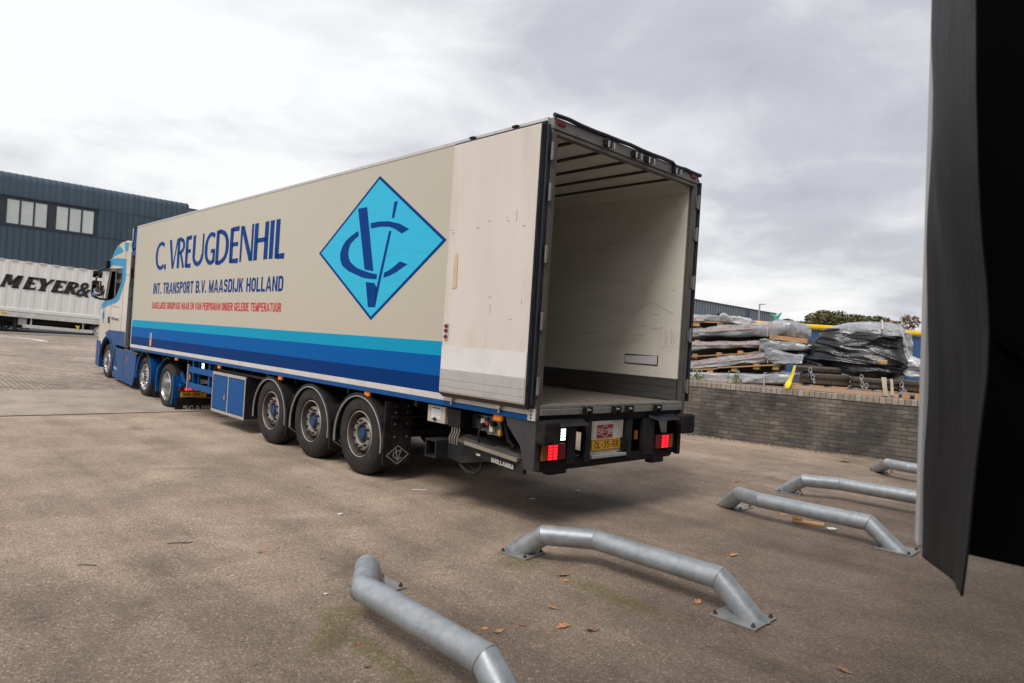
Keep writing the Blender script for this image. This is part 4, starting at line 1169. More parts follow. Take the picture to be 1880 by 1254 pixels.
def arch_t(m, uc, zc, r, a0, a1, v0, v1, th=.05, n=20, rz=1.0):
    for k in range(n):
        ta, tb = R(a0 + (a1 - a0) * k / n), R(a0 + (a1 - a0) * (k + 1) / n)
        pts = []
        for rr in (r, r + th):
            for t, v in ((ta, v0), (tb, v0), (tb, v1), (ta, v1)):
                pts.append(Q(uc + rr * math.cos(t), zc + rz * rr * math.sin(t), v))
        m.hexa(pts)
tp('wheel_arch', m_tractor, lambda m: arch_t(m, 5.05, .45, .66, 10, 192, -.03, .32), smooth=True, bevel=.01)
tp('arch_liner', m_black, lambda m: arch_t(m, 5.05, .45, .62, 5, 200, .0, .5, th=.03), smooth=True)
tp('arch_corner', m_gasket, lambda m: rbox(m, 4.22, 4.42, -.02, .2, .62, .92), bevel=.04)
# side skirt
tp('side_skirt', m_tractor, lambda m: [side(m, [(4.28, .93), (2.30, .93), (2.34, .42), (2.48, .16), (4.36, .16), (4.42, .3)], .0, .04)], bevel=.012)
tp('skirt_step', m_gasket, lambda m: side(m, [(4.20, .60), (3.98, .58), (3.98, .48), (4.20, .50)], -.003, .004))
tp('skirt_plate', m_alu, lambda m: side(m, [(4.24, .44), (3.92, .42), (3.92, .37), (4.24, .39)], -.008, .007))
tp('skirt_light', m_orange_d, lambda m: side(m, [(3.12, .79), (3.02, .79), (3.02, .69), (3.12, .69)], -.006, .005))
tp('skirt_seam', m_black, lambda m: side(m, [(3.36, .9), (3.352, .9), (3.352, .2), (3.36, .2)], -.002, .003))
tp('deck_plate', m_alufr, lambda m: rbox(m, 2.2, 3.4, .0, 2.5, .935, .965))
tp('chassis_frame', m_chassis, lambda m: [rbox(m, -1.2, 4.4, .8, .9, .62, .92), rbox(m, -1.2, 4.4, 1.6, 1.7, .62, .92), rbox(m, -.4, 1.4, .55, 1.95, .93, 1.0)])
tp('back_panel', m_black, lambda m: [rbox(m, 3.20, 3.37, .06, .2, 1.0, 3.5)])
# wheels
ty_t = tyre_mesh('tyre', .480, .32, .292)
rimS = lathe_mesh('rim', [(.300, -.05), (.304, -.02), (.292, -.012), (.284, -.022), (.274, -.06), (.262, -.085), (.235, -.06), (.20, -.03), (.15, -.02), (.13, -.03), (.0, -.03)], m_alloy)
hubS = lathe_mesh('hub', [(.115, -.03), (.108, .03), (.09, .045), (.0, .05)], m_chrome)
nutS = nuts_mesh('wheel_nuts', .168, -.03, .03, .021, 10, m_chrome)
holeS = nuts_mesh('rim_holes', .232, -.064, -.052, .020, 10, m_gasket, .3)
rimD = lathe_mesh('rim', [(.300, -.05), (.304, -.02), (.292, -.012), (.284, -.024), (.276, -.06), (.266, -.12), (.256, -.19), (.24, -.215), (.16, -.22), (.13, -.20), (.11, -.20), (.10, -.12), (.0, -.11)], m_alloy)
for u, ms in ((5.05, (ty_t, rimS, hubS, nutS, holeS)), (1.58, (ty_t, rimS, hubS, nutS, holeS)), (0.0, (ty_t, rimD))):
    wheel(tu, u, -HV + .01, .48, ms)
    wheel(tu, u, HV - .01, .48, (ms[0], ms[1]), True)
# mudguards of the two rear axles
tp('mudguard', m_plastic, lambda m: arch_t(m, 1.58, .48, .56, 40, 130, -.01, .5, th=.03), smooth=True)
tp('mudguard_side', m_tractor, lambda m: arch_t(m, 1.58, .48, .56, 130, 190, -.015, .45, th=.05), smooth=True)
tp('mudguard_side', m_tractor, lambda m: arch_t(m, 1.58, .48, .56, -8, 45, -.015, .40, th=.05), smooth=True)
tp('mudguard', m_plastic, lambda m: arch_t(m, .0, .48, .58, 20, 100, .02, .6, th=.025), smooth=True)
tp('mudguard_side', m_tractor, lambda m: [arch_t(m, 0, .48, .56, 152, 212, -.015, .45, th=.05)], smooth=True)
tp('mudguard_side', m_tractor, lambda m: [arch_t(m, .0, .48, .57, -18, 42, -.015, .30, th=.045)], smooth=True)
tp('flap_spacer', m_rubber, lambda m: rbox(m, .90, .93, .05, .5, .10, .45))
tp('rear_wing', m_tractor, lambda m: [rbox(m, -.62, -.50, .30, .75, .80, .92), rbox(m, -.80, -.52, .06, .36, .56, .62), m.prism([Q(-.56, .86, .12), Q(-.56, .64, .12), Q(-.86, .64, .12)], (0, -.05, 0))], bevel=.01)
mf = tp('mud_flap', m_rubber, lambda m: m.box(-.60, -.575, -HV + .05, HV - .05, -.0, .30), bevel=.008)
block('lettering', 'SCANIA', Vector((-.6035, HV - .20, .055)), (0, -.66, 0), (0, 0, .10), M('flap_print_pale', (.40, .40, .40), .6), mf, tx=.30, ty=.2, gap=.22)
tl = tp('tail_light', m_redlens, lambda m: m.box(-.66, -.60, .72, 1.16, .46, .60), bevel=.015)
tp('led_block', m_redglow, lambda m: m.box(-.664, -.6605, .73, 1.06, .48, .525), tl)
tp('led_block', m_board, lambda m: m.box(-.664, -.6605, .74, .90, .528, .545), tl)
npt = tp('number_plate', m_yellow, lambda m: m.box(-.66, -.65, .62, 1.13, .34, .45), bevel=.003)
block('lettering', '98-BKT', Vector((-.6615, 1.09, .357)), (0, -.43, 0), (0, 0, .075), m_inkblack, npt, tx=.26, ty=.16, gap=.22)
tp('rear_beam', m_black, lambda m: [m.box(-.62, -.55, -1.1, 1.1, .33, .60), m.box(-1.15, -.9, -.45, .45, .55, .75)], bevel=.01)
tp('tail_reflector', m_redlens, lambda m: m.box(-.64, -.62, .30, .36, .56, .62))
# hoses between cab and trailer
tp('air_hose', m_rubber, lambda m: m.tube([Q(3.35 - .25 * math.sin(t * 2), 2.4 - t * .65, .55 + .1 * math.sin(t * 3)) for t in lin(0, 1.9, 14)], .02, 8), smooth=True)
tp('side_deflector', m_gasket, lambda m: rbox(m, 3.05, 3.38, -.0, .04, 1.0, 2.55))

# mirrors: the lower glass is gently convex and shows the driver
bpy.context.view_layer.update()
TM = tu.matrix_world.copy()
# driver, leaning towards the open window
def skin_body(name, joints, edges, mat, parent, levels=2):
    me = bpy.data.meshes.new(name)
    me.from_pydata([j[0] for j in joints], edges, [])
    o = bpy.data.objects.new(name, me)
    COL.objects.link(o)
    me.materials.append(mat)
    if parent is not None: o.parent = parent
    m = o.modifiers.new('skin', 'SKIN')
    m.use_smooth_shade = True
    for i, j in enumerate(joints):
        me.skin_vertices[0].data[i].radius = (j[1], j[2] if len(j) > 2 else j[1])
    me.skin_vertices[0].data[0].use_root = True
    s = o.modifiers.new('sub', 'SUBSURF')
    s.levels = s.render_levels = levels
    return o
hp = TM @ Q(4.62, 1.78, .58)
RT = (TM.to_quaternion()).to_euler()
dr = empty('person', hp, RT)
tag(dr, 'driver in a white shirt seated at the wheel of the cream and blue cab', 'person')
J = [((0, 0, 0), .15, .12), ((.02, 0, .22), .13, .11), ((.03, 0, .42), .16, .11), ((.05, 0, .56), .07, .07), ((.07, 0, .64), .055, .06), ((.09, 0, .72), .075, .09), ((.085, 0, .80), .08, .095), ((.08, 0, .87), .055, .06),
     ((.03, .19, .48), .062, .062), ((.22, .25, .26), .05, .05), ((.47, .18, .30), .04, .04), ((.55, .17, .31), .035, .028), ((.62, .16, .30), .03, .02),
     ((.03, -.19, .48), .062, .062), ((.22, -.25, .26), .05, .05), ((.47, -.18, .30), .04, .04), ((.55, -.17, .31), .035, .028), ((.62, -.16, .30), .03, .02),
     ((.22, .11, .02), .095, .09), ((.45, .12, .06), .075, .075), ((.55, .12, -.25), .055, .06), ((.22, -.11, .02), .095, .09), ((.45, -.12, .06), .075, .075), ((.55, -.12, -.25), .055, .06),
     ((.165, 0, .735), .018, .02)]
ED = [(0, 1), (1, 2), (2, 3), (3, 4), (4, 5), (5, 6), (6, 7), (2, 8), (8, 9), (9, 10), (10, 11), (11, 12), (2, 13), (13, 14), (14, 15), (15, 16), (16, 17), (0, 18), (18, 19), (19, 20), (0, 21), (21, 22), (22, 23), (5, 24)]
skin_body('body', J, ED, m_skin, dr)
JS = [((0, 0, .0), .17, .135), ((.02, 0, .22), .15, .125), ((.03, 0, .43), .175, .125), ((.045, 0, .53), .085, .085),
      ((.03, .19, .48), .082, .082), ((.22, .25, .26), .068, .068), ((.42, .19, .295), .055, .055),
      ((.03, -.19, .48), .082, .082), ((.22, -.25, .26), .068, .068), ((.42, -.19, .295), .055, .055)]
skin_body('shirt', JS, [(0, 1), (1, 2), (2, 3), (2, 4), (4, 5), (5, 6), (2, 7), (7, 8), (8, 9)], m_shirt, dr)
MB().lathe([(.0, .885), (.05, .882), (.085, .86), (.098, .82), (.099, .785)], 20, (.07, 0, 0), 'z').build('hair', m_hair, dr, smooth=True)

def housing(name_, uc, zc, vc, wd, ht, target, conv, parent):
    """mirror housing with a glass aimed so that the camera sees the target in it"""
    c = TM @ Q(uc, zc, vc)
    dc = (Vector((0, 0, CAMZ)) - c).normalized()
    dt = (target - c).normalized()
    n = (dc + dt).normalized()
    MI = TM.inverted()
    nl = (MI.to_3x3() @ n).normalized()
    cl = MI @ c
    up = Vector((0, 0, 1))
    rx = up.cross(nl).normalized()
    uy = nl.cross(rx)
    mb = MB()
    gr = 10
    vs, fs = [], []
    for i in range(gr + 1):
        for j in range(gr + 1):
            a, b_ = (i / gr - .5) * wd * .9, (j / gr - .5) * ht * .92
            d = -(a * a + b_ * b_) / (2 * conv) if conv else 0
            vs.append(cl + rx * a + uy * b_ + nl * (.004 + d))
    fs = [(i * (gr + 1) + j, (i + 1) * (gr + 1) + j, (i + 1) * (gr + 1) + j + 1, i * (gr + 1) + j + 1) for i in range(gr) for j in range(gr)]
    hb = MB()
    q = []
    for dd, k in ((-.09, .8), (-.012, 1.0)):
        for a, b_ in ((-1, -1), (1, -1), (1, 1), (-1, 1)):
            q.append(cl + rx * a * wd / 2 * k + uy * b_ * ht / 2 * k + nl * dd)
    hb.hexa(q)
    h = hb.build(name_, m_gasket, parent, bevel=.012)
    mb.add(vs, fs).build('mirror_glass', m_mirror, h, smooth=True)
    return h
head = dr.matrix_world @ Vector((0, 0, 0))
bpy.context.view_layer.update()
head = dr.matrix_world @ Vector((.07, 0, .52))
housing('side_mirror', 5.48, 2.375, -.25, .25, .42, head, 1.5, tu)
housing('side_mirror', 5.42, 2.745, -.25, .25, .19, head + Vector((0, 0, .2)), .6, tu)
tp('mirror_arm', m_gasket, lambda m: [m.tube([Q(5.45, 2.98, .02), Q(5.5, 2.93, -.12), Q(5.5, 2.83, -.25)], .025, 8), m.tube([Q(5.60, 2.10, .02), Q(5.6, 2.10, -.1), Q(5.54, 2.13, -.26)], .028, 8), m.tube([Q(5.55, 2.12, -.27), Q(5.52, 2.84, -.27)], .02, 8)], smooth=True)
tp('camera_pod', m_black, lambda m: [rbox(m, 5.35, 5.50, -.10, .02, 2.97, 3.14)], bevel=.02)
tp('roof_lamp', m_black, lambda m: rbox(m, 5.10, 5.24, -.01, .10, 3.31, 3.42), bevel=.02)

# ------------------------------------------------------------------ far left: the other trailer and the clad warehouse
m_white2 = M('trailer_white', (.70, .69, .67), .4, var=.03, vs=1, dirt=.15, dcol=(.45, .43, .40), ds=1.5, stretch=(1, 1, .3))
m_greyrail = M('trailer_rail', (.60, .58, .55), .45, var=.06, dirt=.3, ds=2)
MO = Vector((-25.537, 34.0, 1.53))
ME = Vector((.836, .549, 0)).normalized()
MT = R(-2.4)     # stands on falling ground
pt = empty('parked_trailer', MO, (0, -MT, math.atan2(ME.y, ME.x)))
tag(pt, 'white corrugated parked trailer with big black lettering in front of the dark warehouse', 'trailer')
def pp(name, mat, fn, parent=pt, **kw):
    mb = MB(); fn(mb); return mb.build(name, mat, parent, **kw)
def corr(m):
    x = -6.2
    pts = []
    while x < 6.6:
        for dx, d in ((0, 0), (.30, 0), (.36, .018), (.52, .018), (.58, 0)):
            pts.append((x + dx, d))
        x += .58
    vs = [(a, -d, z) for z in (.40, 2.84) for a, d in pts]
    n = len(pts)
    m.add(vs, [(i, i + 1, n + i + 1, n + i) for i in range(n - 1)])
pp('side_panel', m_white2, corr)
pp('box_body', m_white2, lambda m: m.box(-6.2, 6.6, .03, 2.5, .40, 2.82))
pp('scalloped_edge', m_greyrail, lambda m: [m.box(-6.2 + k * .58 + .02, -6.2 + k * .58 + .32, -.05, .03, 2.80, 2.86) for k in range(22)])
pp('lower_band', m_white2, lambda m: m.box(-6.2, 6.6, -.05, .02, .27, .45), bevel=.02)
pp('band_groove', m_greyrail, lambda m: m.box(-6.2, 6.6, -.02, .02, .235, .268))
pp('floor_rail', m_greyrail, lambda m: m.box(-6.2, 6.6, -.045, .02, .0, .233), bevel=.01)
pp('underframe', m_chassis, lambda m: [m.box(-6.0, 6.4, .5, 2.0, -.25, -.01), m.box(-6.0, 6.4, .9, .98, -.5, -.25)])
pp('side_guard', m_greyrail, lambda m: m.box(.95, 4.0, .02, .06, -.50, -.33), bevel=.01)
pp('guard_post', m_greyrail, lambda m: [m.box(x, x + .07, .07, .11, -.32, -.01) for x in (1.25, 3.5)])
pp('landing_leg', m_chassis, lambda m: [m.box(.56, .70, .1, .25, -.55, 0), m.cyl((.63, .05, -.62), (.63, .3, -.62), .10, n=14)])
pp('storage_box', m_greyrail, lambda m: m.box(.74, 1.1, .2, .9, -.38, -.02))
pp('wedge', M('wedge_yellow', (.75, .50, .02), .5), lambda m: m.prism([(3.18, .0, -.16), (3.34, .0, -.40), (3.38, .0, -.16)], (0, .1, 0)))
pp('side_marker', m_yellow, lambda m: m.box(.05, .28, -.053, -.046, .10, .21))
pp('side_marker', m_yellow, lambda m: m.box(2.30, 2.38, -.053, -.046, .03, .08))
me_t = lathe_mesh('tyre', [(.28, -.04), (.32, 0), (.42, 0), (.48, -.03), (.5, -.07), (.5, -.3), (.46, -.36), (.3, -.36)], m_tyre, 32)
me_r = lathe_mesh('rim', [(.285, -.02), (.27, -.08), (.2, -.12), (.12, -.03), (0, -.03)], m_greyrail, 24)
for x in (4.3, 5.6, -4.5, -5.8):
    w_ = link('wheel', me_t, pt); w_.location = (x, .04, -.36); w_.rotation_euler = (0, 0, math.pi)
    r_ = link('rim', me_r, w_)
pp('mudguard', m_plastic, lambda m: [m.box(x - .5, x + .5, .05, .4, .0, .03) for x in (4.3, 5.6)])
pp('mud_flap', m_rubber, lambda m: m.box(3.82, 3.85, .06, .45, -.72, -.05))
# heavy slanted lettering
def mletters():
    z0, h, sl = 1.44, .66, .20
    cur = [MB()]
    def done():
        cur[0].build('letter', m_inkblack, pt)
        cur[0] = MB()
    def poly(x, pts):
        cur[0].add([(x + a + (b * sl), -.0375, z0 + b * h) for a, b in pts], [tuple(range(len(pts)))])
    def Mm(x, k=1.0):
        poly(x, [(0, 0), (.17, 0), (.17, 1), (0, 1)]); poly(x + .46, [(0, 0), (.26, 0), (.26, 1), (0, 1)])
        poly(x, [(.0, 1), (.27, 1), (.40, .2), (.27, .2)]); poly(x, [(.48, 1), (.71, 1), (.40, .2), (.27, .2)])
        poly(x, [(-.05, 0), (.21, 0), (.21, .10), (-.05, .10)]); poly(x, [(.48, 0), (.76, 0), (.76, .10), (.48, .10)])
    def Ee(x):
        poly(x, [(0, 0), (.25, 0), (.25, 1), (0, 1)])
        poly(x, [(0, 0), (.50, 0), (.52, .28), (.40, .18), (0, .18)]); poly(x, [(0, 1), (.48, 1), (.46, .74), (.38, .82), (0, .82)]); poly(x, [(.1, .42), (.38, .42), (.38, .60), (.1, .60)])
    def Yy(x):
        poly(x, [(.18, 0), (.43, 0), (.43, .46), (.18, .46)]); poly(x, [(-.06, 1), (.24, 1), (.43, .42), (.18, .42)]); poly(x, [(.46, 1), (.66, 1), (.40, .42), (.26, .42)])
        poly(x, [(.12, 0), (.48, 0), (.48, .1), (.12, .1)])
    def Rr(x):
        poly(x, [(0, 0), (.25, 0), (.25, 1), (0, 1)])
        pr = [(.22 + .30 * math.cos(R(t)), .72 + .28 * math.sin(R(t))) for t in range(-90, 91, 15)]
        qi = [(.22 + .12 * math.cos(R(t)), .72 + .12 * math.sin(R(t))) for t in range(-90, 91, 15)]
        for i in range(len(pr) - 1): poly(x, [pr[i], pr[i + 1], qi[i + 1], qi[i]])
        poly(x, [(.1, 1), (.22, 1), (.22, .84), (.1, .84)]); poly(x, [(.1, .44), (.22, .44), (.22, .60), (.1, .60)])
        poly(x, [(.20, .48), (.38, .48), (.58, 0), (.36, 0)]); poly(x, [(-.05, 0), (.22, 0), (.22, .08), (-.05, .08)])
    for fn, x in ((Mm, -.14), (Ee, .78), (Yy, 1.27), (Ee, 1.96), (Rr, 2.49)):
        fn(x); done()
    vs, fs = text_polys('&', .03, .25)
    cur[0].add([(3.05 + a * .66, -.0375, 1.36 + b * .78) for a, b in vs], fs)
    done()
    for fn, x in ((Mm, 3.80), (Ee, 4.72), (Yy, 5.20), (Ee, 5.9)):
        fn(x); done()
mletters()

# warehouse with standing seam cladding and a rounded parapet
m_clad = M('cladding_slate', (.062, .092, .122), .45, .1, var=.06, vs=.8, rnd=.08, rvar=.05, spec=.3)
m_cladd = M('cladding_dark', (.030, .042, .062), .45, .2, var=.08)
m_seam = M('seam_dark', (.022, .030, .042), .5)
WO = Vector((-36.69, 48.0, 0))
wh = empty('warehouse', WO, (0, 0, YAW))
tag(wh, 'slate blue metal clad warehouse with rounded parapet and two banks of windows', 'warehouse')
def wp_(name, mat, fn, parent=wh, **kw):
    mb = MB(); fn(mb); return mb.build(name, mat, parent, **kw)
WEND = 12.6
ZT = 11.66
def curve_prof():
    return [(0, 9.98), (0, 11.12)] + [(.55 - .55 * math.cos(R(a)), 11.12 + .54 * math.sin(R(a))) for a in range(15, 91, 15)] + [(3.0, ZT + .03)]
pw = .40
me_c = MB()
me_c.strip([(0.006, y, z) for y, z in curve_prof()], (pw - .03, 0, 0))
me_c.strip([(pw - .024, y - .05, z + .03 * (z > 11)) for y, z in curve_prof()], (.024, 0, 0))
mc = me_c.mesh('cladding_panel', True, 25); mc.materials.append(m_clad)
me_c = MB(); me_c.box(.006, pw - .026, 0, .04, 3.0, 7.80); me_c.box(pw - .022, pw, -.045, .04, 3.0, 7.80)
ml = me_c.mesh('cladding_panel'); ml.materials.append(m_clad)
me_c = MB(); me_c.box(.006, pw - .026, 0, .04, 7.9, 9.94); me_c.box(pw - .022, pw, -.045, .04, 7.9, 9.94)
mm_ = me_c.mesh('cladding_panel'); mm_.materials.append(m_clad)
k = 0
x = -4.2
while x < WEND - .1:
    for me in (mc, ml) + ((mm_,) if x > 6.1 else ()):
        o = link('cladding_panel', me, wh)
        o.location.x = x
    x += pw
wp_('wall', m_seam, lambda m: [m.box(-14, WEND, .06, 26, -1, 10.6), m.box(-14, WEND, .62, 26, 10.6, ZT - .02)])
wp_('end_trim', m_cladd, lambda m: m.box(WEND, WEND + .12, -.06, 3, 1, ZT - .9))
wp_('parapet_end', m_cladd, lambda m: m.prism([(WEND, y, z) for y, z in curve_prof()[1:]] + [(WEND, 3.0, 10.6)], (.12, 0, 0)))
wp_('flashing', m_cladd, lambda m: [m.box(-4.2, WEND, -.03, .06, 7.80, 7.90), m.box(-4.2, 6.2, -.05, .06, 9.93, 10.0)])
wp_('window_reveal', m_cladd, lambda m: m.box(-4.2, 6.1, .10, .14, 7.90, 9.94))
m_pane = M('office_glass', (.52, .56, .54), .12, var=.10, vs=.7, spec=.5, dirt=.4, dcol=(.66, .69, .67), ds=.9, rvar=.02, rnd=.10)
m_wframe = M('window_frame', (.045, .052, .065), .4, .2)
for x0, x1 in ((.47, 2.96), (3.44, 5.95), (-2.5, -.02)):
    for i in range(3):
        a = x0 + (x1 - x0) * i / 3
        b_ = a + (x1 - x0) / 3
        f = wp_('window', m_wframe, lambda m: [m.box(a, b_, .02, .08, 9.72, 9.80), m.box(a, b_, .02, .08, 7.94, 8.02), m.box(a, a + .06, .02, .08, 8.02, 9.72), m.box(b_ - .06, b_, .02, .08, 8.02, 9.72)])
        wp_('pane', m_pane, lambda m: m.box(a + .06, b_ - .06, .04, .06, 8.02, 9.72), f)
wp_('sill', m_cladd, lambda m: m.box(-4.2, 6.12, -.06, .1, 7.885, 7.94))

m_clad2 = M('cladding_grey', (.24, .26, .28), .5, .2, var=.06)
ab = empty('annex', WO + V * 12.9 + U * 3.5, (0, 0, YAW))
tag(ab, 'pale ribbed roof edge of a lower shed just behind the slate warehouse corner', 'shed')
mb = MB(); mb.box(0, 9, 0, 12, -2, 11.66); mb.build('wall', m_clad2, ab)
mb = MB()
for k in range(36): mb.box(k * .25, k * .25 + .12, -.05, -.002, 2, 11.6)
mb.build('cladding_ribs', m_clad2, ab)
mb = MB(); mb.box(-.05, 9, -.08, 12, 11.665, 11.78); mb.build('roof_edge', m_clad, ab)

# shrub under the parked trailer at the left
def leaves_mesh(name, blobs, n, size, mat, seed=1, flat=.6):
    rs = random.Random(seed)
    mb = MB()
    tot = sum(b[3] for b in blobs)
    for (cx, cy, cz, r, sq) in blobs:
        for k in range(int(n * r / tot)):
            while True:
                d = Vector((rs.gauss(0, 1), rs.gauss(0, 1), rs.gauss(0, 1)))
                if d.length > .01: break
            d.normalize()
            rr = r * (rs.random() ** .38)
            p = Vector((cx + d.x * rr, cy + d.y * rr, cz + d.z * rr * sq))
            a = Vector((rs.gauss(0, 1), rs.gauss(0, 1), rs.gauss(0, flat))).normalized()
            b = a.orthogonal().normalized()
            if rs.random() < .5: b = a.cross(b)
            s = size * rs.uniform(.6, 1.3)
            mb.add([p - a * s, p + b * s * .45, p + a * s, p - b * s * .45], [(0, 1, 2, 3)])
    me = bpy.data.meshes.new(name)
    me.from_pydata(mb.v, [], mb.f)
    me.materials.append(mat)
    return me
m_fol = M('foliage_green', (.075, .115, .03), .6, var=.45, vs=1.2, rnd=.2)
m_folr = M('foliage_russet', (.19, .11, .06), .6, var=.4, vs=1.2)
m_folo = M('foliage_olive', (.125, .115, .04), .6, var=.5, vs=1.0)
m_folb = M('foliage_bright', (.115, .18, .035), .6, var=.4, vs=1.2)
m_bark = M('bark', (.07, .055, .045), .85, var=.3, vs=6)
sh = empty('shrub', (-26.9, 36.0, gz(-26.9, 36)))
tag(sh, 'dark evergreen shrub under the left end of the white parked trailer', 'shrub')
link('foliage', leaves_mesh('foliage', [(0, 0, .5, .7, .7), (.8, .2, .45, .6, .7), (-.7, .1, .5, .6, .8)], 1400, .09, M('shrub_green', (.02, .032, .012), .6, var=.4)), sh)
mb = MB(); mb.tube([(0, 0, 0), (.05, 0, .4)], .04, 6); mb.build('stem', m_bark, sh)

# ------------------------------------------------------------------ right: brick wall, raised yard and what is stored on it
WA = Vector((4.057, 15.505, 0))
WD = Vector((.8313, -.5558, 0))
WN = Vector((.5558, .8313, 0))
WROT = math.atan2(WD.y, WD.x)      # local x along the wall, local y backwards from it
def wloc(s, n, z=0):
    return WA + WD * s + WN * n + Vector((0, 0, z))
m_yard = M('raised_yard', (.20, .18, .16), .9, var=.2, vs=1, bump=.3, bs=30)
mb = MB(); mb.box(-24, 60, .26, 80, -.5, 1.19)
yo = mb.build('raised_yard', m_yard); yo.location = WA; yo.rotation_euler = (0, 0, WROT)
tag(yo, kind='structure')
bw = empty('brick_wall', WA, (0, 0, WROT))
tag(bw, 'low soot-stained grey brick retaining wall with a paler brick coping behind the trailer', 'wall')
def b_brick(base, dark, lo, hi, scale=1.6):
    def f(t, b):
        tcn = N(t, 'ShaderNodeNewGeometry')
        oi = N(t, 'ShaderNodeObjectInfo')
        pos = tcn.outputs['Position']
        c = mixc(t, oi.outputs['Random'], tuple(x * .75 for x in base), tuple(x * 1.22 for x in base))
        fn = noise_n(t, pos, 60, 5, .7)
        c = mixc(t, 1.0, c, ramp(t, fn, [(.3, .7), (.7, 1.25)]), 'MULTIPLY')
        mp = N(t, 'ShaderNodeMapping')
        mp.inputs['Scale'].default_value = (1, 1, .8)
        L(t, pos, mp.inputs[0])
        dn = noise_n(t, mp.outputs[0], scale, 6, .62, .5)
        wn = N(t, 'ShaderNodeTexWhiteNoise', noise_dimensions='1D')
        L(t, oi.outputs['Random'], wn.inputs['W'])
        dn = mth(t, 'ADD', dn, mth(t, 'MULTIPLY', mth(t, 'SUBTRACT', wn.outputs['Value'], .5), .10))
        c = mixc(t, ramp(t, dn, [(lo, 0.0), (hi, .93)]), c, dark)
        L(t, c, b.inputs['Base Color'])
        b.inputs['Roughness'].default_value = .85
        b.inputs['Specular IOR Level'].default_value = .25
        bp = N(t, 'ShaderNodeBump')
        bp.inputs['Strength'].default_value = .4
        bp.inputs['Distance'].default_value = .004
        L(t, fn, bp.inputs['Height'])
        L(t, bp.outputs[0], b.inputs['Normal'])
    return f
m_brick = mesh_mat('brick_grey', b_brick((.215, .187, .163), (.058, .056, .056), .36, .62, .9))
m_cop = mesh_mat('brick_coping', b_brick((.36, .31, .26), (.15, .135, .12), .48, .8))
m_mortar = M('mortar', (.11, .098, .088), .9, var=.3, vs=6, dirt=.6, dcol=(.045, .043, .042), ds=2)
BL, BH, JT = .212, .081, .008
def brick_mesh(name, lx, ly, lz, mat, ch=.005):
    o_ = MB().box(0, lx, 0, ly, 0, lz)
    me = o_.mesh(name)
    bm = bmesh.new(); bm.from_mesh(me)
    fe = [e for e in bm.edges if all(abs(v.co.y) < 1e-6 for v in e.verts)]
    bmesh.ops.bevel(bm, geom=fe, offset=ch, segments=1, affect='EDGES')
    bm.to_mesh(me); bm.free()
    me.materials.append(mat)
    return me
brm = brick_mesh('brick', BL - JT, .1, BH - JT, m_brick)
brh = brick_mesh('brick', BL / 2 - JT, .1, BH - JT, m_brick)
com = brick_mesh('coping_brick', .098, .27, .118, m_cop, .007)
rs = random.Random(11)
far = MB()
for row in range(13):
    z = .012 + row * BH
    off = (BL / 2) * (row % 2)
    i = -16
    while True:
        s = i * BL + off - .2
        i += 1
        if s > 8.4: break
        y = rs.uniform(-.004, .004)
        if -.16 <= s <= 4.36:
            o = link('brick', brm, bw)
            o.location = (s, y, z)
        else:
            far.box(s, s + BL - JT, y, y + .1, z, z + BH - JT)
o = far.build('brick', m_brick, bw); o['kind'] = 'stuff'
far = MB()
i = -32
while i * .107 < 8.4:
    s = i * .107
    if -.2 <= s <= 4.75:
        o = link('coping_brick', com, bw)
        o.location = (s, -.012 + rs.uniform(-.004, .004), 1.072 + rs.uniform(-.003, .004))
    else:
        far.box(s, s + .098, -.012, .258, 1.072, 1.19)
    i += 1
o = far.build('coping_brick', m_cop, bw); o['kind'] = 'stuff'
mb = MB(); mb.box(-3.5, 8.4, .008, .25, -.3, 1.068); mb.box(-3.5, 8.4, .0, .24, 1.068, 1.18)
mb.build('mortar_core', m_mortar, bw)
# grit washed up along its foot
mb = MB()
for k in range(900):
    s = rs.uniform(-.4, 5.2); d = -abs(rs.gauss(0, .13)) - .01; r = rs.uniform(.004, .02)
    p = Vector((s, d, r * .3))
    mb.hexa([p + Vector((rs.uniform(.6, 1) * a * r, rs.uniform(.6, 1) * b * r, c * r * .6)) for c in (-1, 1) for a, b in ((-1, -1), (1, -1), (1, 1), (-1, 1))])
o = mb.build('rubble', M('grit', (.15, .125, .10), .9, var=.4, vs=10)); o.location = WA; o.rotation_euler = (0, 0, WROT)
tag(o, kind='stuff')

def film_mat(name, c0, c1, rough, lo, hi, st=(1, 1, 1), bs=9, bst=.9, ns=2.2, bd=.05):
    def f(t, b):
        tcn = N(t, 'ShaderNodeTexCoord')
        mp = N(t, 'ShaderNodeMapping')
        mp.inputs['Scale'].default_value = st
        L(t, tcn.outputs['Object'], mp.inputs[0])
        nz = noise_n(t, mp.outputs[0], ns, 7, .65, 1.2)
        c = mixc(t, ramp(t, nz, [(lo, 0.0), (hi, 1.0)]), c0, c1)
        L(t, c, b.inputs['Base Color'])
        b.inputs['Roughness'].default_value = rough
        b.inputs['Specular IOR Level'].default_value = .6
        bp = N(t, 'ShaderNodeBump')
        bp.inputs['Strength'].default_value = bst
        bp.inputs['Distance'].default_value = bd
        L(t, noise_n(t, mp.outputs[0], bs, 6, .6, 1.2), bp.inputs['Height'])
        L(t, bp.outputs[0], b.inputs['Normal'])
    return mesh_mat(name, f)
m_film = film_mat('clear_film', (.17, .18, .20), (.50, .51, .53), .16, .36, .70, (.5, 1, 2.4), 4.0, .35, ns=1.3, bd=.04)
m_filmw = film_mat('white_film', (.36, .35, .34), (.66, .64, .62), .35, .35, .65)
m_blackfilm = film_mat('black_film', (.006, .0065, .009), (.02, .022, .028), .2, .4, .7, (.5, .5, 1.6), 5, .5, bd=.06)
m_print = bpy.data.materials.new('printed_tape')
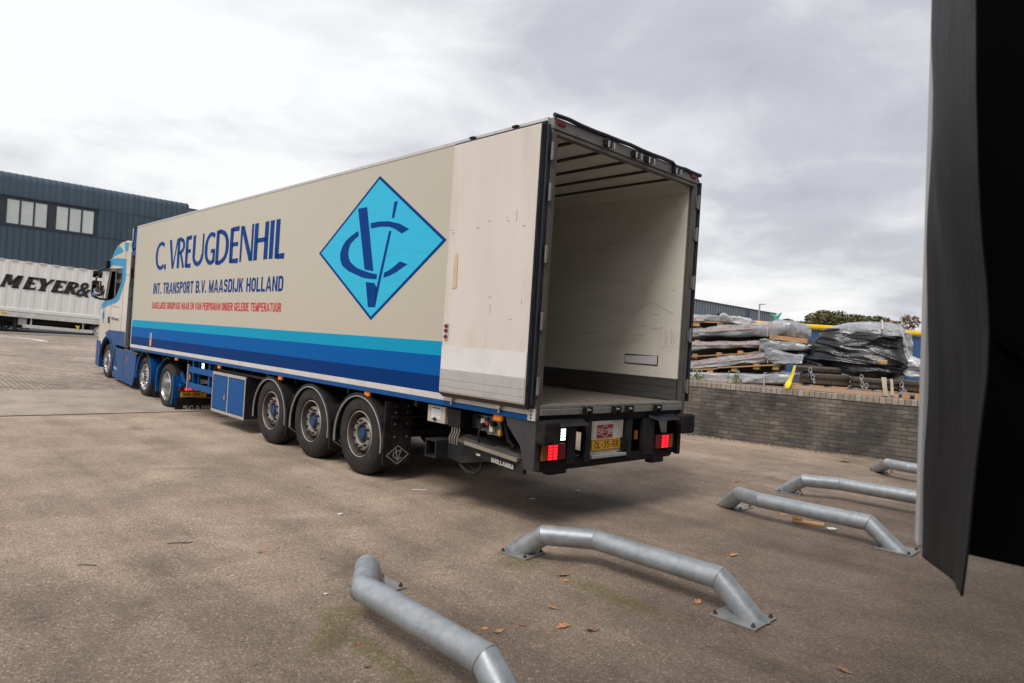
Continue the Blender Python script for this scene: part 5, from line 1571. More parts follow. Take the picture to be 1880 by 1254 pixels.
def b_print(t, b):
    tcn = N(t, 'ShaderNodeTexCoord')
    mp = N(t, 'ShaderNodeMapping'); mp.inputs['Scale'].default_value = (1, 1, 6)
    L(t, tcn.outputs['Object'], mp.inputs[0])
    n_ = noise_n(t, mp.outputs[0], 7, 4, .7)
    n2_ = noise_n(t, mp.outputs[0], 17, 3, .6)
    c = mixc(t, ramp(t, n_, [(.54, 0.0), (.60, 1.0)]), (.56, .50, .50), (.46, .16, .17))
    c = mixc(t, ramp(t, n2_, [(.60, 0.0), (.64, 1.0)]), c, (.08, .05, .07))
    L(t, c, b.inputs['Base Color']); b.inputs['Roughness'].default_value = .35
m_print = mesh_mat('printed_tape', b_print)

def wrinkled(box, seed, amp=.042, nu=90, nv=10, sag=.0, freq=3.0):
    """closed wrapped block: box corners given as function of (s, n, z)"""
    mb = MB()
    s0, s1, n0, n1, zb0, zb1, zt0, zt1 = box
    bm = bmesh.new()
    ring = []
    m = 72
    def pt(i, j):        # i along, j round the section
        t = i / nu
        s = s0 + (s1 - s0) * t
        zb, zt = zb0 + (zb1 - zb0) * t, zt0 + (zt1 - zt0) * t
        a = 2 * math.pi * j / m
        ca, sa = math.cos(a), math.sin(a)
        e = .28
        x = math.copysign(abs(ca) ** e, ca); y = math.copysign(abs(sa) ** e, sa)
        endf = min(1, .72 + 2.8 * min(t, 1 - t))
        n_ = (n0 + n1) / 2 - x * (n1 - n0) / 2
        z = (zb + zt) / 2 + y * (zt - zb) / 2 * endf
        p = Vector((s, n_, z))
        q = Vector((s * freq, n_ * freq, z * freq * 1.6 + seed * 7.3))
        q2 = Vector((q.x * .55 + q.z * .5, q.y, q.z * 1.2 - q.x * .25)); q2.x *= .5; d = noise.noise(q * .6) * .9 + .9 * max(0, 1 - abs(noise.noise(q2 * .8)) * 3.2) ** 2 + .35 * max(0, 1 - abs(noise.noise(q2 * 1.7)) * 3.2) ** 2 - .25
        p += Vector((noise.noise(q + Vector((9, 0, 0))) * amp * .5, -x * d * amp, y * d * amp * .9))
        if sag and y < 0: p.z -= sag * math.sin(math.pi * t) * (1 if x > 0 else .4)
        return p
    vs = [pt(i, j) for i in range(nu + 1) for j in range(m)]
    fs = [(i * m + j, (i + 1) * m + j, (i + 1) * m + (j + 1) % m, i * m + (j + 1) % m) for i in range(nu) for j in range(m)]
    vs += [pt(0, 0) * 0 + sum((vs[j] for j in range(m)), Vector()) / m, sum((vs[nu * m + j] for j in range(m)), Vector()) / m]
    fs += [(len(vs) - 2, (j + 1) % m, j) for j in range(m)] + [(len(vs) - 1, nu * m + j, nu * m + (j + 1) % m) for j in range(m)]
    mb.add(vs, fs)
    bm.free()
    return mb

m_gapshade = M('gap_shade', (.10, .075, .055), .85, var=.3, vs=5)  # dark tone stands in for the shade deep inside the pallet gaps
def bundle(seed, box, label, blocks=(), boards=(), tape=None, strap=None, mat=None, skirt=None, amp=.042):
    s0, s1, n0, n1, zb0, zb1, zt0, zt1 = box
    o = empty('panel_bundle', WA, (0, 0, WROT))
    o['label'] = label; o['category'] = 'wrapped bundle'; o['group'] = 'film wrapped bundles stacked on pallets'
    wrinkled(box, seed, amp).build('film_wrap', mat or m_film, o, smooth=True, ang=60)
    for (s, z, wd, h) in blocks:
        mb = MB(); mb.box(s, s + wd, n0 + .02, n0 + .16, z, z + h); mb.build('pallet_block', m_wood, o, bevel=.004)
        mb = MB(); mb.box(s, s + wd, (n0 + n1) / 2, (n0 + n1) / 2 + .14, z, z + h); mb.build('pallet_block', m_wood, o)
    for (sa, sb, za, zb, th, na, nb) in boards:
        mb = MB(); mb.hexa([(sa, na, za), (sb, na, zb), (sb, nb, zb), (sa, nb, za), (sa, na, za + th), (sb, na, zb + th), (sb, nb, zb + th), (sa, nb, za + th)])
        mb.build('pallet_board', m_wood, o)
    if blocks:  # dark boards added behind the blocks so the gaps read as shade
        hh = blocks[0][3]
        za, zb_ = blocks[0][1], blocks[-1][1]
        sa, sb = s0 - .1, max(s1, blocks[-1][0])
        for q in (.45, .9):
            mb = MB(); mb.hexa([(sa, n0 + q, za - .1), (sb, n0 + q, zb_ - .05), (sb, n0 + q + .04, zb_ - .05), (sa, n0 + q + .04, za - .1), (sa, n0 + q, za + hh + .08), (sb, n0 + q, zb_ + hh + .04), (sb, n0 + q + .04, zb_ + hh + .04), (sa, n0 + q + .04, za + hh + .08)])
            mb.build('gap_shade_board', m_gapshade, o)
    if tape:
        ta, tb, fz = tape
        mb = MB(); vs = []
        for i in range(25):
            t = i / 24; s = ta + (tb - ta) * t
            k = (s - s0) / (s1 - s0)
            zt = zt0 + (zt1 - zt0) * k; zb = zb0 + (zb1 - zb0) * k
            zc = zb + (zt - zb) * fz + .012 * noise.noise(Vector((s * 4, seed, 0)))
            nn = n0 - .028 - .012 * noise.noise(Vector((s * 3, seed, 5)))
            vs += [(s, nn, zc - .042), (s, nn - .004, zc + .042)]
        mb.add(vs, [(2 * i, 2 * i + 1, 2 * i + 3, 2 * i + 2) for i in range(24)])
        mb.build('printed_tape', m_print, o, smooth=True)
    if strap is not None:
        k = (strap - s0) / (s1 - s0)
        zt = zt0 + (zt1 - zt0) * k; zb = zb0 + (zb1 - zb0) * k
        mb = MB(); mb.tube([(strap, n0 - .035, zb - .02), (strap, n0 - .038, (zb + zt) / 2), (strap - .01, n0 - .02, zt + .01), (strap - .01, n0 + .3, zt + .03)], .013, 6)
        mb.build('strap', m_filmw, o, smooth=True)
    if skirt:
        mb = wrinkled(skirt, seed + .5, .065, 44)
        mb.build('loose_film', m_filmw if seed in (1,) else m_film, o, smooth=True, ang=70)
    return o
def blk(lst, h, wd=.12):
    return [(s, z, wd, h) for s, z in lst]
# bottom to top
bundle(5, (-.9, 2.0, 1.0, 2.2, 1.20, 1.22, 1.29, 1.50), 'lowest film wrapped bundle, lying directly behind the coping bricks', strap=1.42, tape=(-.3, .9, .15), amp=.045,
       boards=[(-.9, 2.0, 1.191, 1.191, .01, 1.0, 2.2)])
bundle(4, (-.45, 1.55, 1.1, 2.3, 1.42, 1.74, 1.60, 2.02), 'second wrapped bundle from the bottom, sloping down to the left over three pallet blocks', blk([(.05, 1.36), (.62, 1.45), (1.12, 1.54), (1.55, 1.56)], .125, .14),
       [(.3, 1.85, 1.50, 1.69, .03, 1.08, 1.2), (-.3, .3, 1.40, 1.48, .03, 1.1, 1.2)], (-.3, 1.5, .62), 1.45, skirt=(1.38, 2.2, 1.02, 2.2, 1.74, 1.72, 2.06, 1.94))
bundle(3, (-.8, 1.35, 1.2, 2.4, 1.86, 2.08, 2.09, 2.20), 'third wrapped bundle from the bottom, flat with red print above four pale pallet blocks', blk([(-.36, 1.70), (.22, 1.77), (.72, 1.84), (1.20, 1.93)], .11),
       [(-.8, 1.3, 1.675, 1.93, .028, 1.2, 1.32)], (-.7, 1.3, .70), None, skirt=(1.22, 2.3, 1.15, 2.35, 2.0, 2.02, 2.24, 2.2))
bundle(2, (-.25, 1.78, 1.2, 3.6, 2.22, 2.36, 2.44, 2.70), 'largest film wrapped bundle with a white strap, tilted up towards the black load', blk([(1.46, 2.245)], .10),
       [(1.42, 2.24, 2.265, 2.20, .10, 1.22, 1.35), (1.42, 2.24, 2.33, 2.27, .03, 1.36, 3.5)], (-.1, 1.62, .70), 1.38, skirt=(1.45, 1.86, 1.25, 3.7, 2.34, 2.32, 2.72, 2.68), amp=.05)
bundle(6, (-.75, -.18, 1.25, 2.6, 2.15, 2.20, 2.42, 2.44), 'small crumpled wrapped bundle tucked behind the trailer edge beside the largest bundle', blk([(-.35, 2.05)], .10), amp=.05)
bundle(1, (-1.2, .42, 1.5, 2.6, 2.63, 2.62, 2.82, 2.77), 'topmost wrapped bundle on two pallet blocks with crumpled white film at its end', blk([(-.50, 2.50), (.10, 2.50)], .115, .16),
       [(-1.2, .5, 2.60, 2.60, .025, 1.5, 1.62)], (-1.0, -.2, .3), None, skirt=(.2, .95, 1.4, 2.2, 2.60, 2.60, 2.83, 2.66))
bo = empty('film_sheet', wloc(1.6, 1.9), (0, 0, WROT))
tag(bo, 'green knot of strapping on top of the largest wrapped bundle', 'strap')
mb = MB(); mb.tube([(-.16, -.4, 2.68), (-.12, -.42, 2.78), (-.2, -.4, 2.83), (-.1, -.38, 2.80), (-.05, -.4, 2.84), (-.1, -.42, 2.72)], .028, 6)
mb.build('strap_knot', M('strap_green', (.10, .36, .30), .5), bo, smooth=True)

# black wrapped load on old tyres and a pallet
def load(rows, seed, amp, m=150, nr=64, fx=1.0, fz=3.4):
    mb = MB()
    vs = []
    for i in range(nr + 1):
        t = i / nr * (len(rows) - 1)
        k = min(int(t), len(rows) - 2); f = t - k
        zL, zR, sL, sR, n0, n1 = [rows[k][q] + (rows[k + 1][q] - rows[k][q]) * f for q in range(6)]
        for j in range(m):
            a = 2 * math.pi * j / m
            ca, sa = math.cos(a), math.sin(a)
            x = math.copysign(abs(ca) ** .45, ca); y = math.copysign(abs(sa) ** .45, sa)
            s = (sL + sR) / 2 + x * (sR - sL) / 2
            n_ = (n0 + n1) / 2 - y * (n1 - n0) / 2
            z = zL + (zR - zL) * (x + 1) / 2
            q = Vector((s * fx + z * .35, n_ * .8, z * fz + s * .5 + seed))
            r1 = max(0, 1 - abs(noise.noise(q)) * 2.6) ** 2; r2 = max(0, 1 - abs(noise.noise(q * 1.9 + Vector((3, 0, z)))) * 2.6) ** 2
            d = r1 * 1.1 + r2 * .55 + noise.noise(Vector((s * 1.6, n_ * 2, z * 1.6 + seed))) * .9 - .4
            vs.append(Vector((s + x * d * amp * .5, n_ - y * d * amp, z + noise.noise(q * 1.3) * amp * .4)))
    fs = [(i * m + j, i * m + (j + 1) % m, (i + 1) * m + (j + 1) % m, (i + 1) * m + j) for i in range(nr) for j in range(m)]
    c0 = sum(vs[:m], Vector()) / m; c1 = sum(vs[-m:], Vector()) / m + Vector((0, 0, .03))
    vs += [c0, c1]
    fs += [(len(vs) - 2, (j + 1) % m, j) for j in range(m)] + [(len(vs) - 1, nr * m + j, nr * m + (j + 1) % m) for j in range(m)]
    return mb.add(vs, fs)
bl = empty('wrapped_load', WA, (0, 0, WROT))
tag(bl, 'bulky load in torn black stretch film sitting on old tyres behind the brick wall', 'wrapped load')
load([(1.62, 1.49, 2.04, 4.02, 1.0, 2.3), (1.82, 1.66, 2.06, 4.14, .96, 2.35), (1.98, 1.92, 2.22, 4.22, .97, 2.3), (2.22, 2.2, 2.36, 4.12, 1.02, 2.3), (2.44, 2.42, 2.46, 4.04, 1.08, 2.2), (2.56, 2.54, 2.56, 3.95, 1.2, 2.1)], 2.0, .085, fx=.75).build('black_film', m_blackfilm, bl, smooth=True, ang=80)
load([(2.46, 2.44, 2.58, 4.10, 1.12, 2.2), (2.56, 2.58, 2.62, 4.08, 1.14, 2.15), (2.64, 2.68, 2.74, 3.98, 1.25, 2.1), (2.70, 2.75, 3.0, 3.8, 1.35, 2.0)], 7.0, .06, fx=2.4, fz=3).build('clear_film_top', m_film, bl, smooth=True, ang=70)
load([(1.62, 1.60, 3.95, 4.75, 1.3, 2.3), (1.82, 1.84, 3.9, 4.72, 1.3, 2.3), (1.98, 1.94, 3.9, 4.6, 1.35, 2.25), (2.2, 2.05, 3.9, 4.25, 1.4, 2.2), (2.55, 2.52, 3.9, 4.22, 1.4, 2.1)], 12.0, .05, fx=2.0, fz=3).build('side_film', m_film, bl, smooth=True, ang=70)
mb = MB(); mb.tube([(3.72, 1.08, 2.56), (3.70, 1.2, 2.72), (3.66, 1.5, 2.78)], .022, 6); mb.build('strap', m_filmw, bl, smooth=True)
mb = MB(); mb.tube([(4.02, 1.12, 2.70), (4.16, 1.05, 2.3), (4.24, 1.02, 2.0)], .02, 6); mb.build('strap', m_filmw, bl, smooth=True)
mb = MB(); mb.box(3.66, 3.86, .93, 1.0, 1.83, 1.93); mb.build('torn_corner', m_wood, bl, bevel=.02)
wb = empty('white_bag', wloc(2.85, 2.4), (0, 0, WROT))
tag(wb, 'crumpled white film heap behind the top left corner of the black load', 'film')
load([(2.45, 2.45, -.3, .5, 0, .7), (2.6, 2.62, -.25, .45, 0, .7), (2.74, 2.76, -.1, .3, .1, .6)], 3.0, .05, 24, 12).build('white_film', m_filmw, wb, smooth=True)

def flat_tyre(s, n, z, r, h, lab):
    o = empty('old_tyre', wloc(s, n, z), (0, 0, WROT + s))
    o['label'] = lab; o['category'] = 'tyre'; o['group'] = 'old lorry tyres under the black load'
    pr = [(r * .58, .03), (r * .62, .0), (r * .86, 0), (r * .97, .03), (r, .07)]
    for g in lin(.08, h - .08, 4)[1:-1]: pr += [(r, g - .01), (r - .013, g - .006), (r - .013, g + .006), (r, g + .01)]
    pr += [(r, h - .07), (r * .97, h - .03), (r * .86, h), (r * .62, h), (r * .58, h - .03)]
    MB().lathe(pr, 40, axis='z', close=True).build('carcass', m_oldtyre, o, smooth=True)
    tb_ = MB()
    for k in range(40):
        t = 2 * math.pi * k / 40
        c, s_ = math.cos(t), math.sin(t)
        for zz0, zz1 in ((.035, .085), (h - .085, h - .035)):
            tb_.beam((c * (r * .985), s_ * (r * .985), zz0), (c * (r * .985), s_ * (r * .985), zz1), .045, .02, up=(c, s_, 0))
    tb_.build('tread', m_oldtyre, o)
m_oldtyre = M('old_rubber', (.075, .06, .048), .85, var=.25, vs=8, dirt=.5, dcol=(.13, .105, .085), ds=6)
flat_tyre(2.68, .98, 1.315, .50, .25, 'old brown tyre at the left under the black load, beside the yellow strap')
flat_tyre(3.66, .98, 1.315, .48, .23, 'old brown tyre in the middle under the black load, behind the hanging chain')
flat_tyre(4.55, 1.02, 1.315, .46, .24, 'old brown tyre at the right under the black load, next to the beige strap')
flat_tyre(2.55, 1.0, 1.57, .46, .14, 'upper old tyre with lugged tread peeping out below the black film corner')
pl_ = empty('timber_pallet', WA, (0, 0, WROT))
tag(pl_, 'long pale timber pallet carrying the old tyres along the wall top', 'pallet')
mb = MB(); mb.hexa([(2.0, .27, 1.195), (4.15, .27, 1.195), (4.15, .36, 1.195), (2.0, .36, 1.195), (2.0, .27, 1.285), (4.15, .27, 1.27), (4.15, .36, 1.27), (2.0, .36, 1.285)]); mb.build('long_beam', m_woodpink, pl_, bevel=.004)
for s in lin(2.05, 4.7, 6):
    mb = MB(); mb.box(s, s + .28, .37, 1.6, 1.286, 1.308); mb.build('deck_board', m_wood, pl_)
for s in (4.2, 4.42, 4.62, 4.9):
    mb = MB(); mb.box(s, s + .14, .29, .44, 1.195, 1.285); mb.build('pallet_block', m_wood, pl_, bevel=.004)

def strap_thing(name, label, cat, pts, wd, mat, th=.006):
    o = empty(name, wloc(pts[0][0], pts[0][1]), (0, 0, WROT))
    tag(o, label, cat)
    mb = MB()
    s0, n0 = pts[0][0], pts[0][1]
    for a, b in zip(pts[:-1], pts[1:]):
        mb.hexa([(a[0] - s0 - a[3] / 2, a[1] - n0, a[2]), (a[0] - s0 + a[3] / 2, a[1] - n0, a[2]), (a[0] - s0 + a[3] / 2, a[1] - n0 + th, a[2]), (a[0] - s0 - a[3] / 2, a[1] - n0 + th, a[2]),
                 (b[0] - s0 - b[3] / 2, b[1] - n0, b[2]), (b[0] - s0 + b[3] / 2, b[1] - n0, b[2]), (b[0] - s0 + b[3] / 2, b[1] - n0 + th, b[2]), (b[0] - s0 - b[3] / 2, b[1] - n0 + th, b[2])])
    mb.build('webbing', mat, o)
m_ystrap = M('strap_yellow', (.72, .60, .02), .55, var=.1)
m_bstrap = M('strap_beige', (.36, .32, .22), .7, var=.15)
strap_thing('yellow_strap', 'bright yellow lashing strap hanging at the left end of the black load', 'strap', [(2.20, .26, 1.70, .05), (2.17, .22, 1.50, .06), (2.13, .18, 1.38, .085), (2.12, .10, 1.31, .12), (2.14, -.02, 1.255, .09), (2.13, -.03, 1.21, .07)], .06, m_ystrap, .012)
strap_thing('beige_strap', 'wide beige webbing strap hanging over the pallet below the black load', 'strap', [(3.86, .42, 1.58, .09), (3.90, .25, 1.40, .08), (3.94, .19, 1.22, .09)], .08, m_bstrap)
strap_thing('beige_strap', 'narrow beige webbing strap just right of the wide one below the black load', 'strap', [(3.99, .46, 1.56, .05), (4.02, .36, 1.40, .05), (4.04, .24, 1.24, .05)], .05, m_bstrap)
def chain(label, s, n, z0, k, dx):
    o = empty('chain', wloc(s, n), (0, 0, WROT))
    o['label'] = label; o['category'] = 'chain'; o['group'] = 'chains hanging in front of the tyres'
    for i in range(k):
        mb = MB()
        z = z0 - i * .075
        pts = []
        for q in range(17):
            t = 2 * math.pi * q / 16
            a, b = .028 * math.cos(t), .052 * math.sin(t)
            pts.append((dx * i + (a if i % 2 == 0 else a * .35), (0 if i % 2 == 0 else a), z + b))
        mb.tube(pts, .0105, 6, False)
        mb.build('link', m_galv, o, smooth=True)
chain('hanging steel chain in front of the left tyre', 2.48, .42, 1.62, 4, .03)
chain('longest hanging steel chain, between the left and middle tyres', 3.46, .40, 1.55, 4, .012)
chain('short steel chain end lying beside the longest chain', 3.56, .40, 1.38, 2, .01)
chain('hanging steel chain at the right tyre', 4.18, .40, 1.46, 4, .03)

# weeds on the coping
def weed(label, s, n, h, seed, wdt=.14):
    rs_ = random.Random(seed)
    o = empty('weed', wloc(s, n, 1.19), (0, 0, WROT))
    tag(o, label, 'weed')
    mb = MB(); lf = MB(); fl = MB()
    for k in range(11):
        x, y = rs_.gauss(0, wdt * .4), rs_.gauss(0, .05)
        tip = Vector((x + rs_.gauss(0, .06), y + rs_.gauss(0, .05), h * rs_.uniform(.45, 1)))
        mb.tube([(x, y, 0), (x * 1.1, y, tip.z * .5), tip], .004, 4)
        for q in range(9):
            t = rs_.uniform(.05, .85); p = Vector((x, y, 0)).lerp(tip, t)
            a = Vector((rs_.gauss(0, 1), rs_.gauss(0, 1), .7)).normalized() * rs_.uniform(.03, .06); b = a.orthogonal().normalized() * .011
            lf.add([p, p + a * .5 + b, p + a, p + a * .5 - b], [(0, 1, 2, 3)])
        if tip.z > h * .75: fl.cyl(tip, tip + Vector((0, 0, .018)), .012, n=6)
    mb.build('stem', m_folb, o); lf.build('foliage', m_folb, o)
    if fl.v: fl.build('flower', m_paper, o)
weed('green flowering weed growing behind the coping in front of the wrapped bundles', 1.0, .36, .34, 3)
weed('low sparse weed on the wall top close to the rear edge of the trailer', -.05, .7, .22, 4, .3)

# far right background
m_cont = M('skip_blue', (.022, .075, .20), .45, var=.12, vs=1, dirt=.3, dcol=(.05, .07, .11), ds=1)
m_conty = M('skip_yellow', (.72, .45, .01), .45, var=.08)
sk = empty('container', (11.2, 33.0, 1.19))
tag(sk, 'long blue steel container with a yellow top rail behind the stacked loads', 'container')
mb = MB(); mb.box(-.8, 16, 0, 2.5, 0, 2.12); mb.build('body', m_cont, sk)
mb = MB()
for k in range(16): mb.box(-.6 + k * 1.05, -.48 + k * 1.05, -.06, -.002, .1, 2.1)
mb.build('rib', m_cont, sk)
mb = MB(); mb.tube([(-.85, -.05, 2.25), (16, -.05, 2.25)], .13, 10); mb.build('top_rail', m_conty, sk, smooth=True)
m_clad3 = M('cladding_pale_grey', (.20, .225, .25), .5, .2, var=.05, vs=1, rnd=.05)
fw = empty('far_warehouse', (16.83 - 10, 65 - 10.4, 1.0), (0, 0, math.atan2(14, 13.48)))
tag(fw, 'far grey ribbed warehouse with one dark blue strip beyond the stacked bundles', 'warehouse')
ln_ = math.hypot(13.48, 14) + math.hypot(10, 10.4)
mb = MB(); mb.box(-6, ln_, 0.03, 22, 0, 5.9); mb.build('wall', m_clad3, fw)
me_c = MB(); me_c.box(0, .28, -.05, .02, 0, 5.88); rm = me_c.mesh('cladding_rib'); rm.materials.append(m_clad3)
mb = MB()
kx = -6
while kx < ln_ - .3:
    if kx < 8: mb.box(kx, kx + .25, -.04, .02, 0, 5.88)
    else:
        o = link('cladding_rib', rm, fw); o.location.x = kx
    kx += .55
mb.build('cladding_ribs', m_clad3, fw)['kind'] = 'stuff'
mb = MB(); mb.box(-6, ln_ + .1, -.09, 22, 5.9, 6.0); mb.build('roof_edge', m_cladd, fw)
mb = MB(); mb.box(26.0, 26.9, -.075, -.052, 0, 5.87); mb.build('blue_strip', M('strip_blue', (.035, .065, .11), .5), fw)
mb = MB()
for a in (19.7, 25.3, 31.5): mb.box(a, a + .35, -.35, -.06, 4.7, 5.0)
mb.build('wall_lamp', m_cladd, fw)
lp = empty('street_lamp', (16.15, 45, 1.19))
tag(lp, 'slim grey street lamp in front of the far grey warehouse', 'street lamp')
mb = MB(); mb.cyl((0, 0, 0), (0, 0, 4.05), .07, .05, n=10); mb.build('pole', m_galv, lp, smooth=True)
mb = MB(); mb.hexa([(-.05, -.06, 4.05), (.42, -.06, 4.12), (.42, .06, 4.12), (-.05, .06, 4.05), (-.05, -.06, 4.13), (.42, -.06, 4.16), (.42, .06, 4.16), (-.05, .06, 4.13)]); mb.build('lamp_head', m_galv, lp)
def tree(label, x, y, top, r, mat, seed, n=1500, sq=.8):
    rs_ = random.Random(seed)
    o = empty('tree', (x, y, 1.0))
    tag(o, label, 'tree', 'trees beyond the yard')
    hz = top - 1.0
    mb = MB(); mb.cyl((0, 0, 0), (.1, 0, hz * .6), .16, .08, n=8)
    for k in range(5):
        a = rs_.uniform(0, 6.28)
        mb.cyl((.06, 0, hz * rs_.uniform(.35, .55)), (r * .6 * math.cos(a), r * .6 * math.sin(a), hz * rs_.uniform(.65, .85)), .06, .02, n=6)
    mb.build('trunk', m_bark, o)
    bl_ = [(rs_.gauss(0, r * .62), rs_.gauss(0, r * .5), hz - r * .5 * rs_.uniform(.5, 2.2), r * rs_.uniform(.42, .62), sq) for k in range(13)]
    link('crown', leaves_mesh('crown', bl_, n * 3, .19, mat, seed), o)
tree('low olive bush-like tree just right of the far grey warehouse end', 28.3, 70, 5.9, 1.5, m_folo, 1)
tree('low dark green tree between the far warehouse and the wide bushy tree', 30.4, 72, 5.7, 1.3, m_fol, 2)
tree('wide olive green bushy tree rising above the left part of the black load', 32.6, 70, 6.65, 2.1, m_folo, 3, 2600)
tree('thin autumn brown tree behind the white film heap', 34.6, 74, 6.4, 1.5, m_folr, 4, 420)
tree('green rounded tree behind the middle of the black load', 36.0, 70, 6.6, 1.2, m_fol, 5)
tree('russet leaved tree above the right shoulder of the black load', 38.6, 70, 6.65, 1.9, m_folr, 6, 1200)
tree('small russet tree between the russet one and the bright green one', 40.1, 71, 5.7, 1.1, m_folr, 7, 500)
tree('bright green tree at the right beside the dock curtain', 42.0, 68, 6.75, 1.5, m_folb, 8, 2000)

# ------------------------------------------------------------------ wheel guides bolted to the yard
def guide(label, pts, feet, r=.083, seed=0):
    o = empty('wheel_guide', pts[0])
    tag(o, label, 'wheel guide', 'galvanised pipe wheel guides in front of the dock')
    b = Vector(pts[0])
    P = [Vector(p) - b for p in pts]
    # each straight length is a piece of its own, mitred at the welds
    n = 28
    rings = []
    x = None
    def ringat(i):
        d0 = (P[i] - P[i - 1]).normalized() if i else (P[1] - P[0]).normalized()
        d1 = (P[i + 1] - P[i]).normalized() if i < len(P) - 1 else d0
        return d0, d1
    for i in range(len(P) - 1):
        d = (P[i + 1] - P[i]).normalized()
        ax = Vector((0, 0, 1)); ax = (ax - d * ax.dot(d)).normalized(); ay = d.cross(ax)
        vs = []
        for k, end in ((i, 0), (i + 1, 1)):
            d0, d1 = ringat(k)
            nm = (d0 + d1).normalized()
            for q in range(n):
                t = 2 * math.pi * q / n
                off = ax * math.cos(t) * r + ay * math.sin(t) * r
                if (k == 0) or (k == len(P) - 1):
                    # foot cut level with the ground
                    sft = -(P[k] + off).z / d.z if abs(d.z) > .2 else 0
                    sft += (0.012 - b.z) / d.z if abs(d.z) > .2 else 0
                else:
                    sft = -off.dot(nm) / d.dot(nm) + (.0012 if end == 0 else -.0012)
                vs.append(P[k] + off + d * sft)
        MB().add(vs, [(q, (q + 1) % n, n + (q + 1) % n, n + q) for q in range(n)]).build('pipe_length', m_galv, o, smooth=True)
    for k in range(1, len(P) - 1):
        d0, d1 = ringat(k); nm = (d0 + d1).normalized()
        ax = Vector((0, 0, 1)); ax = (ax - d0 * ax.dot(d0)).normalized(); ay = d0.cross(ax)
        pts_ = []
        for q in range(n + 1):
            t = 2 * math.pi * q / n
            off = ax * math.cos(t) * (r - .001) + ay * math.sin(t) * (r - .001)
            pts_.append(P[k] + off - d0 * off.dot(nm) / d0.dot(nm))
        MB().tube(pts_, .0042, 6, False).build('weld', m_galvplate, o, smooth=True)
    for (fx, fy, ang, wx, wy) in feet:
        c, s = math.cos(ang), math.sin(ang)
        fb = Vector((fx, fy, 0)) - b
        def w_(a, bb, z): return (fb.x + c * a - s * bb, fb.y + s * a + c * bb, fb.z + z)
        pl = MB().hexa([w_(a, q, z) for z in (.002, .016) for a, q in ((-wx, -wy), (wx, -wy), (wx, wy), (-wx, wy))]).build('base_plate', m_galvplate, o, bevel=.002)
        m = MB()
        for a in (-1, 1):
            for q in (-1, 1):
                p0, p1, p2 = w_(a * (wx - .03), q * (wy - .03), .016), w_(a * (wx - .03), q * (wy - .03), .028), w_(a * (wx - .03), q * (wy - .03), .042)
                m.cyl(p0, p1, .016, n=6); m.cyl(p1, p2, .009, n=8)
        m.build('bolts', m_bolt, pl)
    return o
H_ = .222
A45 = R(-45)
guide('nearest galvanised pipe guide running out of the bottom of the picture', [(-.875, 4.90, 0), (-.89, 4.66, H_), (-.83, 4.29, H_), (-.03, 3.44, H_), (.16, 3.24, 0)], [(-.86, 4.93, A45, .148, .148), (.22, 3.2, A45, .148, .148)])
guide('second pipe guide with both base plates in full view, its bend towards the trailer', [(.17, 6.02, 0), (.375, 5.75, H_), (.80, 5.71, H_), (1.60, 4.93, H_), (1.80, 4.76, 0)], [(.20, 5.93, R(-38), .148, .148), (1.735, 4.785, A45, .17, .165)])
guide('third pipe guide with a wooden offcut lying underneath it', [(2.70, 8.28, 0), (2.755, 7.95, H_), (2.905, 7.69, H_), (3.73, 6.93, H_), (3.93, 6.74, 0)], [(2.83, 8.26, A45, .148, .148), (3.955, 6.79, A45, .165, .16)])
guide('fourth pipe guide, behind the third one and running behind the dock curtain', [(3.86, 9.42, 0), (4.01, 9.13, H_), (4.44, 9.03, H_), (5.14, 8.40, H_), (5.6, 7.95, H_), (5.8, 7.76, 0)], [(3.93, 9.36, R(-30), .148, .148), (5.76, 7.8, A45, .148, .148)])
guide('farthest pipe guide close to the brick wall at the dock curtain', [(6.40, 11.78, 0), (6.27, 11.17, H_), (6.43, 10.88, H_), (7.3, 10.0, H_), (7.5, 9.8, 0)], [(6.46, 11.7, A45, .148, .148), (7.46, 9.85, A45, .148, .148)])

# ------------------------------------------------------------------ litter on the yard
def leaf(label, x, y, s, seed, curl=.4):
    rs_ = random.Random(seed)
    o = bpy.data.objects.new('dry_leaf', None)
    mb = MB()
    n = 16
    vs = [(0, 0, .006)]
    for i in range(n):
        t = 2 * math.pi * i / n
        rr = s * (.55 + .45 * abs(math.cos(2.5 * t)) + rs_.uniform(-.1, .1)) * (1.25 if abs(math.cos(t)) > .8 else .8)
        xx, yy = rr * math.cos(t), rr * math.sin(t)
        vs.append((xx, yy, .004 + curl * s * (yy / s) ** 2 * rs_.uniform(.5, 1.3) + .15 * s * abs(xx / s)))
    fs = [(0, i + 1, (i + 1) % n + 1) for i in range(n)]
    mb.add(vs, fs)
    mb.add([(s * .9, 0, .008), (s * 1.7, s * .2, .012), (s * 1.7, s * .28, .012), (s * .9, s * .08, .008)], [(0, 1, 2, 3)])
    me = mb.mesh('dry_leaf', True, 80)
    me.materials.append(m_leaf)
    o = link('dry_leaf', me)
    o.location = (x, y, gz(x, y))
    o.rotation_euler = (rs_.uniform(-.25, .25), rs_.uniform(-.25, .25), rs_.uniform(0, 6.28))
    tag(o, label, 'leaf', 'dry leaves scattered on the asphalt')
    return o
